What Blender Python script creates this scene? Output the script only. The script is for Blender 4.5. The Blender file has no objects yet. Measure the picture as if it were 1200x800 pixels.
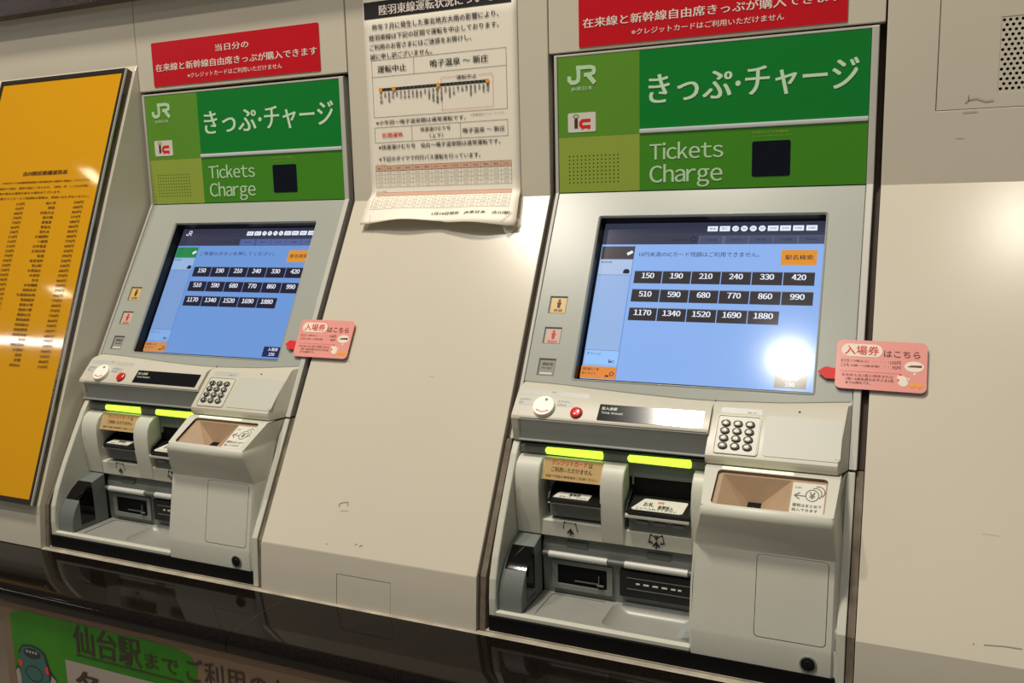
import bpy, bmesh, math, random
from mathutils import Vector, Matrix
random.seed(7)
SC = bpy.context.scene
COL = SC.collection
ZO = 1.2            # height of the wall's bend above the floor; all shapes below are given relative to the bend

# ---------------------------------------------------------------- camera
cam = bpy.data.cameras.new('camera'); cam.sensor_width = 36.0; cam.lens = 36.0*1031.76/1200.0
camo = bpy.data.objects.new('camera', cam); COL.objects.link(camo)
_yaw, _pit, _rol = math.radians(24.0733), math.radians(-8.9571), math.radians(-1.388)
_f = Vector((-math.sin(_yaw)*math.cos(_pit), math.cos(_yaw)*math.cos(_pit), math.sin(_pit)))
_r = Vector((math.cos(_yaw), math.sin(_yaw), 0)); _u = _r.cross(_f)
_r2 = _r*math.cos(_rol)+_u*math.sin(_rol); _u2 = -_r*math.sin(_rol)+_u*math.cos(_rol)
M = Matrix((( _r2.x,_u2.x,-_f.x),(_r2.y,_u2.y,-_f.y),(_r2.z,_u2.z,-_f.z))).to_4x4()
M.translation = Vector((0.535183, -1.40955, -0.01421+ZO)); camo.matrix_world = M
cam.clip_start = 0.02
SC.camera = camo

# ---------------------------------------------------------------- world, lamps, exposure
w = bpy.data.worlds.new('world'); SC.world = w; w.use_nodes = True
w.node_tree.nodes['Background'].inputs[0].default_value = (0.80, 0.86, 0.92, 1)
w.node_tree.nodes['Background'].inputs[1].default_value = 0.11
SC.view_settings.view_transform = 'Standard'; SC.view_settings.look = 'None'
SC.view_settings.exposure = 0.0; SC.view_settings.gamma = 1.0
def lamp(loc, power, size, color=(1, .90, .74), size_y=None, aim=None):
    l = bpy.data.lights.new('ceiling_lamp', 'AREA'); l.energy = power; l.color = color
    l.shape = 'DISK' if size_y is None else 'RECTANGLE'; l.size = size
    if size_y: l.size_y = size_y
    o = bpy.data.objects.new('ceiling_lamp', l); COL.objects.link(o); o.location = loc
    if aim: o.rotation_euler = (Vector(aim)-Vector(loc)).to_track_quat('-Z', 'Y').to_euler()
    return o
lamp((-1.64, -2.14, 4.7), 58, 0.18, (1, .91, .79))
lamp((1.13, -2.19, 4.7), 17, 0.20, (1, .94, .80))
lamp((-0.14, -3.27, 4.7), 17, 0.22, (1, .95, .86))
lamp((-0.48, -1.18, 4.7), 122, 0.42, (1, .92, .80))
lamp((-7.3, -4.48, 3.4), 34, 3.2, (1, .97, .9), .14)
lamp((-4.42, -2.24, 3.4), .7, 0.10, (1, .9, .66), 0.14)
lamp((-6.1, -3.60, 3.4), 1.4, 0.18, (1, .92, .7), 0.14)

# ---------------------------------------------------------------- helpers
def lin(c):
    return tuple(((x/255.0)/12.92 if x/255.0 <= .04045 else ((x/255.0+.055)/1.055)**2.4) for x in c)+(1,)
MATS = {}
def mat(name, rgb, rough=.4, metal=0, emit=0, coat=0, var=0, vscale=6, spec=.5, bump=0, bscale=300, alpha=None, rgb2=None):
    if name in MATS: return MATS[name]
    m = bpy.data.materials.new(name); m.use_nodes = True; nt = m.node_tree
    p = nt.nodes['Principled BSDF']; I = p.inputs
    c = lin(rgb); I['Base Color'].default_value = c; I['Roughness'].default_value = rough
    I['Metallic'].default_value = metal; I['Specular IOR Level'].default_value = spec
    I['Coat Weight'].default_value = coat; I['Coat Roughness'].default_value = .05
    tc = nt.nodes.new('ShaderNodeTexCoord')
    if emit:
        I['Emission Color'].default_value = c; I['Emission Strength'].default_value = emit
        I['Base Color'].default_value = (.01, .01, .012, 1)
    if var:
        n = nt.nodes.new('ShaderNodeTexNoise'); n.inputs['Scale'].default_value = vscale; n.inputs['Detail'].default_value = 6
        r = nt.nodes.new('ShaderNodeMapRange'); r.inputs[1].default_value = .3; r.inputs[2].default_value = .7
        mx = nt.nodes.new('ShaderNodeMix'); mx.data_type = 'RGBA'
        c2 = lin(rgb2) if rgb2 else tuple(v*(1-var) for v in c[:3])+(1,)
        mx.inputs[6].default_value = c; mx.inputs[7].default_value = c2
        nt.links.new(tc.outputs['Object'], n.inputs['Vector']); nt.links.new(n.outputs['Fac'], r.inputs[0])
        nt.links.new(r.outputs[0], mx.inputs[0]); nt.links.new(mx.outputs[2], I['Base Color'])
    if bump:
        n = nt.nodes.new('ShaderNodeTexNoise'); n.inputs['Scale'].default_value = bscale
        b = nt.nodes.new('ShaderNodeBump'); b.inputs['Strength'].default_value = bump; b.inputs['Distance'].default_value = .001
        nt.links.new(tc.outputs['Object'], n.inputs['Vector']); nt.links.new(n.outputs['Fac'], b.inputs['Height'])
        nt.links.new(b.outputs[0], I['Normal'])
    if alpha is not None:
        I['Alpha'].default_value = alpha
    MATS[name] = m; return m

class MB:
    def __init__(s): s.v = []; s.f = []
    def add(s, vs, fs):
        k = len(s.v); s.v += [tuple(p) for p in vs]; s.f += [[i+k for i in f] for f in fs]; return s
    def poly(s, pts): return s.add(pts, [list(range(len(pts)))])
    def box(s, x0, x1, y0, y1, z0, z1):
        vs = [(x, y, z) for x in (x0, x1) for y in (y0, y1) for z in (z0, z1)]
        return s.add(vs, [[0,1,3,2],[4,6,7,5],[0,4,5,1],[2,3,7,6],[0,2,6,4],[1,5,7,3]])
    def ext(s, prof, x0, x1, cap=True):
        """closed (y,z) outline extruded along x"""
        n = len(prof); vs = [(x0, y, z) for y, z in prof]+[(x1, y, z) for y, z in prof]
        fs = [[i, (i+1) % n, n+(i+1) % n, n+i] for i in range(n)]
        if cap: fs += [list(range(n)), list(range(n, 2*n))]
        return s.add(vs, fs)
    def loft(s, rings, close=False, cap=False):
        n = len(rings[0]); vs = [p for r in rings for p in r]; fs = []
        for k in range(len(rings)-1):
            for i in range(n if close else n-1):
                j = (i+1) % n; fs.append([k*n+i, k*n+j, (k+1)*n+j, (k+1)*n+i])
        if cap: fs += [list(range(n)), list(range((len(rings)-1)*n, len(rings)*n))]
        return s.add(vs, fs)
    def quadf(s, F, u0, v0, u1, v1, n): return s.poly([F(u0, v0, n), F(u1, v0, n), F(u1, v1, n), F(u0, v1, n)])
    def plate(s, F, outer, holes=(), n0=None, n1=0.0):
        bm = bmesh.new(); es = []; loops = []
        for lp in [outer]+list(holes):
            vs = [bm.verts.new((u, v, 0)) for u, v in lp]; loops.append(lp)
            es += [bm.edges.new((vs[i], vs[(i+1) % len(vs)])) for i in range(len(vs))]
        bmesh.ops.triangle_fill(bm, use_beauty=True, use_dissolve=False, edges=es)
        bm.verts.index_update()
        vs = [F(v.co.x, v.co.y, n1) for v in bm.verts]; fs = [[v.index for v in f.verts] for f in bm.faces]
        bm.free(); s.add(vs, fs)
        if n0 is not None:
            for lp in loops:
                m = len(lp); s.add([F(u, v, n1) for u, v in lp]+[F(u, v, n0) for u, v in lp],
                                   [[i, (i+1) % m, m+(i+1) % m, m+i] for i in range(m)])
        return s
    def disc(s, F, u, v, r, n0, n1, k=24, rv=None, dome=0):
        rv = rv or r
        ring = lambda q, n: [F(u+r*q*math.cos(2*math.pi*i/k), v+rv*q*math.sin(2*math.pi*i/k), n) for i in range(k)]
        rings = [ring(1, n0), ring(1, n1)]
        if dome:
            for t in (.3, .6, .85): rings.append(ring(math.cos(t*math.pi/2), n1+dome*math.sin(t*math.pi/2)))
        s.loft(rings, close=True)
        return s.add(rings[-1], [list(range(k))])
    def ring(s, F, u, v, r, wd, n, k=28, rv=None, a0=0, a1=2*math.pi):
        rv = rv or r; q = []
        for i in range(k+1):
            a = a0+(a1-a0)*i/k; c, d = math.cos(a), math.sin(a)
            q += [F(u+(r-wd/2)*c, v+(rv-wd/2)*d, n), F(u+(r+wd/2)*c, v+(rv+wd/2)*d, n)]
        return s.add(q, [[2*i, 2*i+1, 2*i+3, 2*i+2] for i in range(k)])
    def stroke(s, F, pts, wd, n):
        pts = [Vector(p) for p in pts]; L = []; R_ = []
        for i, p in enumerate(pts):
            a = (p-pts[i-1]).normalized() if i else (pts[1]-p).normalized()
            b = (pts[i+1]-p).normalized() if i < len(pts)-1 else a
            t = (a+b); t = t.normalized() if t.length > 1e-6 else a
            nn = Vector((-t.y, t.x)); k = wd/2/max(.35, nn.dot(Vector((-a.y, a.x))))
            L.append(p+nn*k); R_.append(p-nn*k)
        for i in range(len(pts)-1):
            s.poly([F(q.x, q.y, n) for q in (L[i], L[i+1], R_[i+1], R_[i])])
        return s
    def cylx(s, x0, x1, y, z, r, k=14):
        a = [(y+r*math.cos(2*math.pi*i/k), z+r*math.sin(2*math.pi*i/k)) for i in range(k)]
        return s.ext(a, x0, x1)

TC = {}
def glyphs(text, bold, res=2, font_sp=1.0):
    key = (text, bold, res)
    if key in TC: return TC[key]
    c = bpy.data.curves.new('tmp', 'FONT'); c.body = text; c.resolution_u = res; c.offset = bold; c.space_line = .95
    c.space_character = font_sp; c.align_x = 'CENTER'
    o = bpy.data.objects.new('tmp', c); COL.objects.link(o)
    dg = bpy.context.evaluated_depsgraph_get()
    m = bpy.data.meshes.new_from_object(o.evaluated_get(dg))
    vs = [(v.co.x, v.co.y) for v in m.vertices]; fs = [list(p.vertices) for p in m.polygons]
    bpy.data.objects.remove(o); bpy.data.curves.remove(c); bpy.data.meshes.remove(m)
    TC[key] = (vs, fs); return TC[key]
def latin(text, res):
    """plain sans letters and digits, set close together"""
    key = ('latin', text, res)
    if key in TC: return TC[key]
    V, Fc, x = [], [], 0.0
    for ch in text:
        if ch == ' ': x += .26; continue
        vs, fs = glyphs(chr(ord(ch)+0xFEE0), 0, res)
        a = min(p[0] for p in vs); b = max(p[0] for p in vs); k = len(V)
        V += [(p[0]-a+x, p[1]) for p in vs]; Fc += [[i+k for i in f] for f in fs]
        x += (b-a)+.070
    TC[key] = (V, Fc); return TC[key]
def write(mb, F, text, u0, u1, v0, v1, n, bold=0.0, skew=0, res=2):
    """ink of the text fills u0..u1 (left..right) and v0..v1 (bottom..top); bold lays a second, shifted impression"""
    if all(33 <= ord(ch) < 127 or ch == ' ' for ch in text): vs, fs = latin(text, res)
    else: vs, fs = glyphs(text, 0, res)
    if not vs: return
    if bold:
        k = len(vs); d_ = bold*1.3
        vs = [(x-d_, y) for x, y in vs]+[(x+d_, y) for x, y in vs]; fs = fs+[[i+k for i in f] for f in fs]
        F0 = F; cnt = [0]
        lim = k
        xs = [p[0] for p in vs]; ys = [p[1] for p in vs]
        a, b, c, d = min(xs), max(xs), min(ys), max(ys)
        mb.add([F(u0+(x-a)/(b-a)*(u1-u0)+skew*(y-c)/(d-c), v0+(y-c)/(d-c)*(v1-v0), n if i < lim else n+.00006) for i, (x, y) in enumerate(vs)], fs)
        return
    xs = [p[0] for p in vs]; ys = [p[1] for p in vs]
    a, b, c, d = min(xs), max(xs), min(ys), max(ys)
    mb.add([F(u0+(x-a)/(b-a)*(u1-u0)+skew*(y-c)/(d-c), v0+(y-c)/(d-c)*(v1-v0), n) for x, y in vs], fs)

def rr(u0, v0, u1, v1, r, k=4):
    o = []
    for cx, cy, a in ((u1-r, v1-r, 0), (u0+r, v1-r, 90), (u0+r, v0+r, 180), (u1-r, v0+r, 270)):
        for i in range(k+1):
            t = math.radians(a+90*i/k); o.append((cx+r*math.cos(t), cy+r*math.sin(t)))
    return o
def rect(u0, v0, u1, v1): return [(u0, v0), (u1, v0), (u1, v1), (u0, v1)]
def mk(name, mb, m, parent=None, off=(0, 0, 0), bevel=0, smooth=0, kind=None, label=None):
    bm = bmesh.new(); V = [bm.verts.new(p) for p in mb.v]
    for f in mb.f:
        try: bm.faces.new([V[i] for i in f])
        except ValueError: pass
    bmesh.ops.remove_doubles(bm, verts=bm.verts, dist=1e-6)
    bmesh.ops.recalc_face_normals(bm, faces=bm.faces)
    me = bpy.data.meshes.new(name); bm.to_mesh(me); bm.free()
    me.materials.append(m)
    o = bpy.data.objects.new(name, me); COL.objects.link(o); o.location = off
    if parent: o.parent = parent
    if smooth:
        for p in me.polygons: p.use_smooth = True
        me.set_sharp_from_angle(angle=math.radians(smooth))
    if bevel:
        b = o.modifiers.new('bevel', 'BEVEL'); b.width = bevel; b.segments = 2; b.limit_method = 'ANGLE'; b.angle_limit = math.radians(35)
    if kind: o['kind'] = kind
    if label: o['label'] = label
    return o
class Thing:
    """an Empty at the thing's base that parents its parts; parts are drawn in bend-relative coordinates"""
    def __init__(s, name, base, label=None, cat=None, group=None, kind=None):
        s.base = Vector(base); s.x0 = 0
        s.root = bpy.data.objects.new(name, None); COL.objects.link(s.root); s.root.empty_display_size = .05
        s.root.location = s.base+Vector((0, 0, ZO))
        if label: s.root['label'] = label
        if cat: s.root['category'] = cat
        if group: s.root['group'] = group
        if kind: s.root['kind'] = kind
    def part(s, name, mb, m, under=None, **k):
        if under is None: return mk(name, mb, m, s.root, tuple(-s.base), **k)
        return mk(name, mb, m, under, (0, 0, 0), **k)

D = (-.501, -.8654)     # down the slope of the console wall, (y,z)
N = (-.8654, .501)      # outwards from it
FH = lambda u, v, n: (u, -n, v)                                               # upright face: v = height
FS = lambda u, s, n: (u, D[0]*s+N[0]*n, D[1]*s+N[1]*n)                        # slope: s = distance down from the bend
FSv = lambda u, v, n: FS(u, -v, n)                                            # same, v upwards (for writing)
q2 = math.sqrt(.5)
FC = lambda u, v, n: (u, -.195-q2*v-q2*n, -.300-q2*v+q2*n)                    # left console face
FK = lambda u, v, n: (u, -.187-q2*v-q2*n, -.300-q2*v+q2*n)                    # right console face
def flip(F): return lambda u, v, n: F(u, -v, n)

# ---------------------------------------------------------------- materials
WALL = mat('painted_steel_wall', (212, 204, 185), .20, var=.05, vscale=3, bump=.02, bscale=60, spec=.5)
WALLR = WALL
CREAM = mat('cream_plastic', (206, 205, 190), .42, var=.05, vscale=14, bump=.05, bscale=900)
CREAM2 = mat('cream_plastic_console', (200, 195, 178), .38, var=.03, vscale=10)
GREYP = mat('grey_plastic_bezel', (167, 170, 161), .26, var=.03, vscale=10)
MIDG = mat('mid_grey_plastic', (128, 131, 126), .45, var=.06, vscale=20)
DARKG = mat('dark_grey_plastic', (98, 101, 98), .45)
BLUEG = mat('blue_grey_plastic', (106, 112, 107), .45)
BLACK = mat('black_plastic', (16, 16, 17), .35)
BLACKM = mat('black_matt', (10, 10, 11), .7, spec=.2)
SILV = mat('silver_trim', (192, 190, 180), .42)
GAP = mat('gap_brown', (58, 46, 38), .8)  # dark brown of the gaps and upper seals around the machines
SEAL = mat('sealant', (186, 176, 156), .6, var=.45, vscale=25)
SEALD = mat('dirty_sealant', (128, 114, 96), .7, var=.5, vscale=40)

# ================================================================ THE SETTING
T = 0.91168
wb = Thing('wall_back', (0, .04, -.64), kind='structure')
prof = [(.03, .409), (0, .409), (0, -.0045), (-.3223, -.5546), (-.3295, -.6354), (.03, -.6354)]
def profd(dz): return [(.03, .6), (0, .6), (0, dz), (-.3223, -.5546), (-.3295, -.6354), (.03, -.6354)]
# centre panel with an access hatch
hu = (-.2625, -.163); lowF = lambda u, v, n: (u, -.3223-.0072*v/.0814-n, -.5546-v)
m = MB(); m.ext([(.03, .6), (0, .6), (0, -.0045), (-.3223, -.5546), (.03, -.5546)], -.4107, -.0169)
pc = wb.part('wall_panel', m, WALL, bevel=.0014)
m = MB().plate(lowF, rect(-.4107, 0, -.0169, .0808), [rect(hu[0], .0300, hu[1], .0806)], n0=-.012)
wb.part('wall_panel', m, WALL)
wb.part('access_hatch', MB().plate(lowF, rect(hu[0]+.0008, .0309, hu[1]-.0008, .0803), n0=-.01, n1=-.0004), WALL)
wb.part('hatch_backing', MB().poly([lowF(-.30, .01, -.011), lowF(-.13, .01, -.011), lowF(-.13, .0808, -.011), lowF(-.30, .0808, -.011)]), BLACKM)
# scuffs and old tape marks on the paint
SCUF = mat('scuff_dark', (150, 138, 120), .5); SCUL = mat('scuff_pale', (190, 181, 162), .4)
def fs_w(u, s_, n): return (u, -.5055*s_-.863*n, -.0045-.8628*s_+.505*n)
def scuff(pts, wd, m=None, F=None, n=.0004): wb.part('scuff_mark', MB().stroke(F or fs_w, pts, wd, n), m or SCUF)
scuff([(-.2790, .5640), (-.2794, .5589), (-.2740, .5560), (-.2643, .5543), (-.2630, .5600)], .0016)
scuff([(-.2746, .5694), (-.2605, .5677)], .0020, SCUL)
scuff([(-.2330, .6190), (-.2290, .6160)], .0012); scuff([(-.2250, .6200), (-.2190, .6170)], .0016); scuff([(-.2860, .6240), (-.2830, .6235)], .0010)
scuff([(.6119, .0626), (.6100, .0680), (.6079, .0732)], .0011); scuff([(.6301, .0068), (.6400, .0075), (.6511, .0084)], .0009, SCUL)
scuff([(.6111, .3152), (.6180, .3190), (.6258, .3223)], .0009, SCUL); scuff([(.6548, .3428), (.6560, .3520), (.6562, .3600)], .0010, SCUL)
scuff([(.6131, .3801), (.6110, .3930), (.6078, .4061)], .0010, SCUL); scuff([(.6354, .4887), (.6450, .4885), (.6555, .4892)], .0012, SCUL)
scuff([(.6395, .6180), (.6600, .6160), (.6786, .6159)], .0013); scuff([(.6280, .6190), (.6295, .6185)], .0016)
scuff([(.5768, .3023), (.5745, .3090), (.5731, .3144)], .0018, SCUL); scuff([(-.0463, .0984), (-.0450, .0990)], .0020)
scuff([(-.3400, .3200), (-.3300, .3150), (-.3250, .3230)], .0010, SCUL); scuff([(-.1698, .3332), (-.1600, .3350)], .0008, SCUL)
def fu_w(u, v, n): return (u, -n, v)
scuff([(.6040, .1080), (.6090, .1120), (.6180, .1131), (.6290, .1085), (.6390, .1090)], .0022, SCUL, fu_w); scuff([(.6020, .0945), (.6200, .0950)], .0022, SCUL, fu_w)
scuff([(.6080, .1180), (.6085, .1100)], .0010, SCUF, fu_w); scuff([(.5949, .0600), (.6050, .0595)], .0009, SCUL, fu_w)
# right panel with the perforated speaker plate
px0 = .5004
gu0, gu1, gv0, gv1 = .643, .79, .118, .2185
hatch = rect(.5675, .0985, .95, .62)
m = MB().plate(FH, [(px0, -.002), (1.6, -.002), (1.6, .7), (px0, .7)], [hatch], n0=-.03)
m.ext([(.03, -.002), (0, -.002), (-.3223, -.5546), (-.3295, -.6354), (.03, -.6354)], px0, 1.6)
wb.part('wall_panel', m, WALL, bevel=.0010)
m = MB().plate(FH, rect(.5683, .0993, .9492, .6192), [rect(gu0, gv0, gu1, gv1)], n0=-.008, n1=-.0003)
wb.part('speaker_plate', m, WALL)
wb.part('plate_backing', MB().box(.56, .96, .010, .012, .09, .63), BLACKM)
holes = []; pit = .0074
rows = int((gv1-gv0)/(pit*.866))
for j in range(rows):
    for i in range(int((gu1-gu0)/pit)):
        cu = gu0+.0035+(i+.5*(j % 2))*pit; cv = gv1-.0045-j*.00645
        if cu+.0025 > gu1: continue
        holes.append([(cu+.0023*math.cos(math.radians(60*k+15)), cv+.0023*math.sin(math.radians(60*k+15))) for k in range(6)])
m = MB().plate(FH, rect(gu0, gv0, gu1, gv1), holes, n0=-.0022, n1=-.0008)
wb.part('perforated_grille', m, WALL)
# left panel: its front slants straight forward from the top, leaving a cheek beside the machine
CH = [(0, .60), (0, .283), (-.006, .272), (-.328, -.5535), (-.335, -.6354), (.03, -.6354), (.03, .60)]
wb.part('wall_panel', MB().ext(CH, -2.6, -.925), WALL, bevel=.0012)
# header panels above the machines
for a, b in ((-.925+.0012, -.4107-.0022), (-.0169+.0018, .5004-.0025)):
    dz = .233 if a < -.5 else .2305
    wb.part('header_panel', MB().box(a, b, 0, .03, dz-.004, .6), WALL, bevel=.0012)
# machine slots: brown gaps
wb.part('slot_lining', MB().box(-2.6, 1.6, .030, .036, -.6354, .6), GAP)
for x0 in (-T, 0):
    for xa, xb in ((x0-.0145, x0-.0045), (x0+.4895, x0+.4995)):
        wb.part('joint_seal', MB().ext([(.022, .229), (.012, 0), (-.172+.010, -.300), (-.205, -.372), (-.17, -.372), (.03, 0), (.03, .229)], xa, xb), GAP)
        wb.part('joint_seal', MB().ext([(-.209, -.374), (-.3150, -.5545), (-.3240, -.6345), (-.28, -.6345), (-.28, -.552), (-.17, -.374)], xa+.0008, xb-.0003), SEALD)

# soffit band above the wall on the left
SOF = mat('dark_red_brown_lacquer', (58, 26, 18), .22, var=.5, vscale=5, rgb2=(34, 22, 18))
t = Thing('trim_1', (0, -.02, .409), kind='structure')
t.part('fascia', MB().box(-2.6, 1.6, -.030, .03, .409, .447), SOF, bevel=.001)
t.part('fascia', MB().box(-2.6, 1.6, -.038, .03, .450, .75), SOF, bevel=.001)
fl = mk('floor', MB().box(-8, 5, -7, .2, -.02, 0), mat('pale_floor', (178, 170, 156), .4, var=.2), kind='structure')

# counter
GRAN = mat('brown_black_granite', (26, 20, 16), .06, var=.5, vscale=260, rgb2=(12, 10, 9), spec=.22)
ct = Thing('counter_ledge', (-.3, -.40, -.70), 'dark polished stone ledge running along below both ticket machines', 'counter')
def bull(xa, xb):
    zt = -.6358; p = [(.0, zt)]
    for i in range(9):
        a = math.pi/2+math.pi/2*i/8; p.append((-.458+.017*math.cos(a), zt-.017+.017*math.sin(a)))
    p += [(-.475, zt-.024), (-.470, zt-.030), (.0, zt-.030)]
    return MB().ext(p, xa, xb)
ct.part('slab', bull(-2.6, -.3582), GRAN, smooth=30)
ct.part('slab', bull(-.3572, 1.6), GRAN, smooth=30)
ct.part('joint', MB().box(-.3582, -.3572, -.457, -.01, -.65, -.6362), mat('joint_grout', (92, 84, 74), .6))
ct.part('edge_strip', MB().box(-2.6, 1.6, -.466, -.44, -.673, -.6655), mat('dark_red_strip', (38, 20, 16), .3))
wb.part('sealant_bead', MB().ext([(-.3245, -.63575), (-.3340, -.63575), (-.3328, -.6348), (-.3245, -.6345)], -1.6, 1.6), SEAL)

# wall under the ledge
LOWW = mat('lower_wall_beige', (122, 108, 92), .4)
mk('wall_lower', MB().box(-2.6, 1.6, -.452, -.43, -ZO+.002, -.664), LOWW, off=(0, 0, ZO), kind='structure')

# ================================================================ TICKET MACHINES
GR_D = mat('header_dark_green', (14, 128, 44), .25, coat=.3)
GR_M = mat('header_leaf_green', (70, 140, 30), .25, coat=.3)
GR_O = mat('header_olive_green', (96, 150, 44), .25, coat=.3)
GR_L = mat('header_lime_green', (150, 170, 66), .25, coat=.3)
WHT = mat('print_white', (222, 234, 214), .4)
PALE = mat('print_pale', (190, 222, 180), .5)
INK = mat('print_black', (26, 24, 22), .6)
INKG = mat('print_grey', (110, 108, 100), .6)
RED = mat('print_red', (222, 28, 32), .5)
BROWN = mat('print_brown', (84, 46, 30), .5)
LEDG = mat('guide_light_green', (190, 255, 62), .3, emit=1.75)
LEDW = mat('guide_light_white', (255, 255, 205), .3, emit=1.5)
BRONZE = mat('bronze_plastic', (176, 148, 118), .45, var=.1, vscale=40)
BRONZE2 = mat('bronze_rim', (160, 126, 98), .4)
PAPERW = mat('sticker_white', (216, 214, 200), .5)
TANST = mat('tan_sticker', (196, 164, 108), .5)
REDB = mat('red_button_plastic', (214, 26, 28), .25, coat=.4)
DISKW = mat('white_disc_plastic', (246, 243, 228), .35)
GLOSSB = mat('smoked_window', (16, 11, 10), .05, spec=.4)
KEYM = mat('key_metal_dark', (72, 66, 60), .3, metal=.5)
LCDB = mat('amount_display_glass', (16, 13, 12), .11, spec=.7)
CHROME = mat('lock_metal', (120, 120, 118), .25, metal=.9)

def sc_(x):
    P = [(0, .3352), (.0023, .3355), (.065, .3372), (.12, .3405), (.174, .3435), (.2505, .3465), (.30, .3466), (.393, .3430), (.479, .3354), (.49, .335)]
    for (a, b), (c, d) in zip(P, P[1:]):
        if x <= c: return b+(d-b)*(x-a)/(c-a)
    return .335

def machine(x0, label, msg, glare):
    t = Thing('ticket_machine', (x0+.24, -.30, -.635), label, 'ticket machine', 'green and grey ticket machines set into the wall')
    S = lambda F: (lambda u, v, n: (F(u, v, n)[0]+x0, F(u, v, n)[1], F(u, v, n)[2]))
    H, SL, SV, C, K = S(FH), S(FS), S(FSv), S(FC), S(FK)
    CV, KV = flip(C), flip(K)
    X = lambda *a: tuple(v+x0 for v in a)
    P = t.part
    # side trims follow the bend of the wall
    def trim(a, b, o):
        return MB().ext([(-.0012-o, .2225), (-.0012-o, 0), (D[0]*.4283-o, D[1]*.4283), (D[0]*.4283+.02, D[1]*.4283), (.018, 0), (.018, .2225)], *X(a, b))
    P('side_trim', trim(-.0058, -.0004, .0012), SILV, bevel=.0008)
    P('side_trim', trim(.4806, .4905, .0012), SILV, bevel=.0012)
    P('top_trim', MB().box(*X(-.0058, .4905), -.001, .018, .2195, .2230), SILV, bevel=.0006)
    P('body_shell', MB().ext([(.017, .219), (.008, .219), (.024, -.006), (-.1385, -.3080), (-.18, -.340), (-.17, -.372), (.017, -.372)], *X(.0005, .4795)), DARKG)
    P('body_shell', MB().ext([(-.19, -.374), (-.19, -.634), (.017, -.634), (.017, -.374)], *X(0, .48)), DARKG)
    # header
    hp = P('header_panel', MB().box(*X(0, .48), 0, .006, 0, .2190), GR_D, bevel=.0004)
    P('colour_field', MB().plate(H, rect(.1393, .0975, .4797, .2188), n0=-.0005, n1=.0006), GR_D, hp)
    P('colour_field', MB().plate(H, rect(.1393, .0004, .4797, .0905), n0=-.0005, n1=.0006), GR_M, hp)
    P('colour_field', MB().plate(H, rect(.0003, .0905, .1390, .2188), n0=-.0005, n1=.0006), GR_O, hp)
    sp = rect(.0003, .0004, .1390, .0902)
    P('colour_field', MB().plate(H, sp, n0=-.0005, n1=.0006), GR_L, hp)
    hb = MB()
    for i in range(13):
        for j in range(8):
            hb.disc(H, .0188+i*.0070, .0590-j*.00615, .00115, .0004, .00075, k=8)
    P('speaker_hole', hb, BLACKM, hp, kind='stuff')
    # white moulding between the fields
    br = [(-.0005, .0975), (-.0022, .0970), (-.0030, .0940), (-.0022, .0910), (-.0005, .0905), (.003, .094)]
    P('light_bar', MB().ext(br, *X(.1393, .4797)), mat('white_moulding', (226, 226, 230), .22, metal=.25), hp, smooth=50)
    w_ = MB()
    write(w_, H, 'きっぷ', .1535, .2847, .1362, .1800, .0012, bold=.018, res=4)
    w_.disc(H, .2933, .1570, .0040, .0004, .0012, k=16)
    write(w_, H, 'チャージ', .3039, .4655, .1360, .1815, .0012, bold=.018, res=4)
    P('lettering', w_, mat('print_pale_green_white', (206, 234, 200), .4), hp)
    w_ = MB()
    write(w_, H, 'Tickets', .1555, .2725, .0480, .0745, .0012, bold=.010, res=4)
    write(w_, H, 'Charge', .1555, .2715, .0035, .0405, .0012, bold=.010, res=4)
    P('lettering', w_, PALE, hp)
    # company logo
    w_ = MB()
    a, b, c, d = .0165, .0680, .1755, .2040
    st = .0078
    w_.stroke(H, [(a+st/2, .188), (a+st/2, .1815), (a+st, .1775), (.031, .1775), (.0355, .180), (.0365, .185), (.0365, .2035), (.0365, .2040)], st*.85, .0012)
    w_.stroke(H, [(.0325, .2005), (.057, .2005), (.0625, .1985), (.0635, .1945), (.0625, .1910), (.057, .1890), (.046, .1885)], st*.8, .0013)
    w_.stroke(H, [(.0525, .1885), (.0645, .1745)], st*.95, .0014)
    write(w_, H, 'JR東日本', .0232, .0605, .1632, .1708, .0012, bold=.01)
    P('logo', w_, PALE, hp)
    ic = P('ic_card_mark', MB().plate(H, rr(.0172, .0978, .0655, .1290, .003), n0=.0005, n1=.0012), PAPERW, hp)
    w_ = MB().poly([H(u, v, .0014) for u, v in rect(.0285, .1040, .0345, .1200)])
    w_.ring(H, .0315, .1235, .0048, .001, .0014, rv=.0024, k=16)
    P('logo', w_, BROWN, hp)
    w_ = MB()
    w_.stroke(H, [(.0565, .1160), (.0425, .1160), (.0395, .1130), (.0395, .1085), (.0425, .1060), (.0565, .1060)], .0055, .0014)
    for u in (.0425, .0535): w_.disc(H, u, .1035, .0018, .0012, .00145, k=10)
    P('logo', w_, RED, hp)
    P('camera_window', MB().plate(H, rr(.3160, .0162, .3725, .0692, .003), n0=.0005, n1=.0011), mat('camera_glass', (10, 14, 26), .12, spec=.6), hp)
    w_ = MB()
    write(w_, H, '防犯カメラ作動中', .3160, .3690, .0800, .0845, .0012)
    write(w_, H, 'Security Camera in operation', .3160, .3745, .0752, .0782, .0012)
    P('lettering', w_, GR_L, hp)
    # bezel
    win = rr(.0795, .0474, .4287, .3265, .002, 2)
    curve = [(u/100*4.8 if False else .48*i/16, sc_(.48*i/16)) for i in range(17)]
    out = [(0, .0012), (.48, .0012)]+[(u, s_) for u, s_ in reversed(curve)]
    icons = [(.0187, .1902, .0475, .2193), (.0187, .2436, .0470, .2710), (.0187, .2964, .0465, .3243)]
    pl = MB().plate(SL, out, [win]+[rect(*i) for i in icons], n0=None, n1=0)
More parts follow.
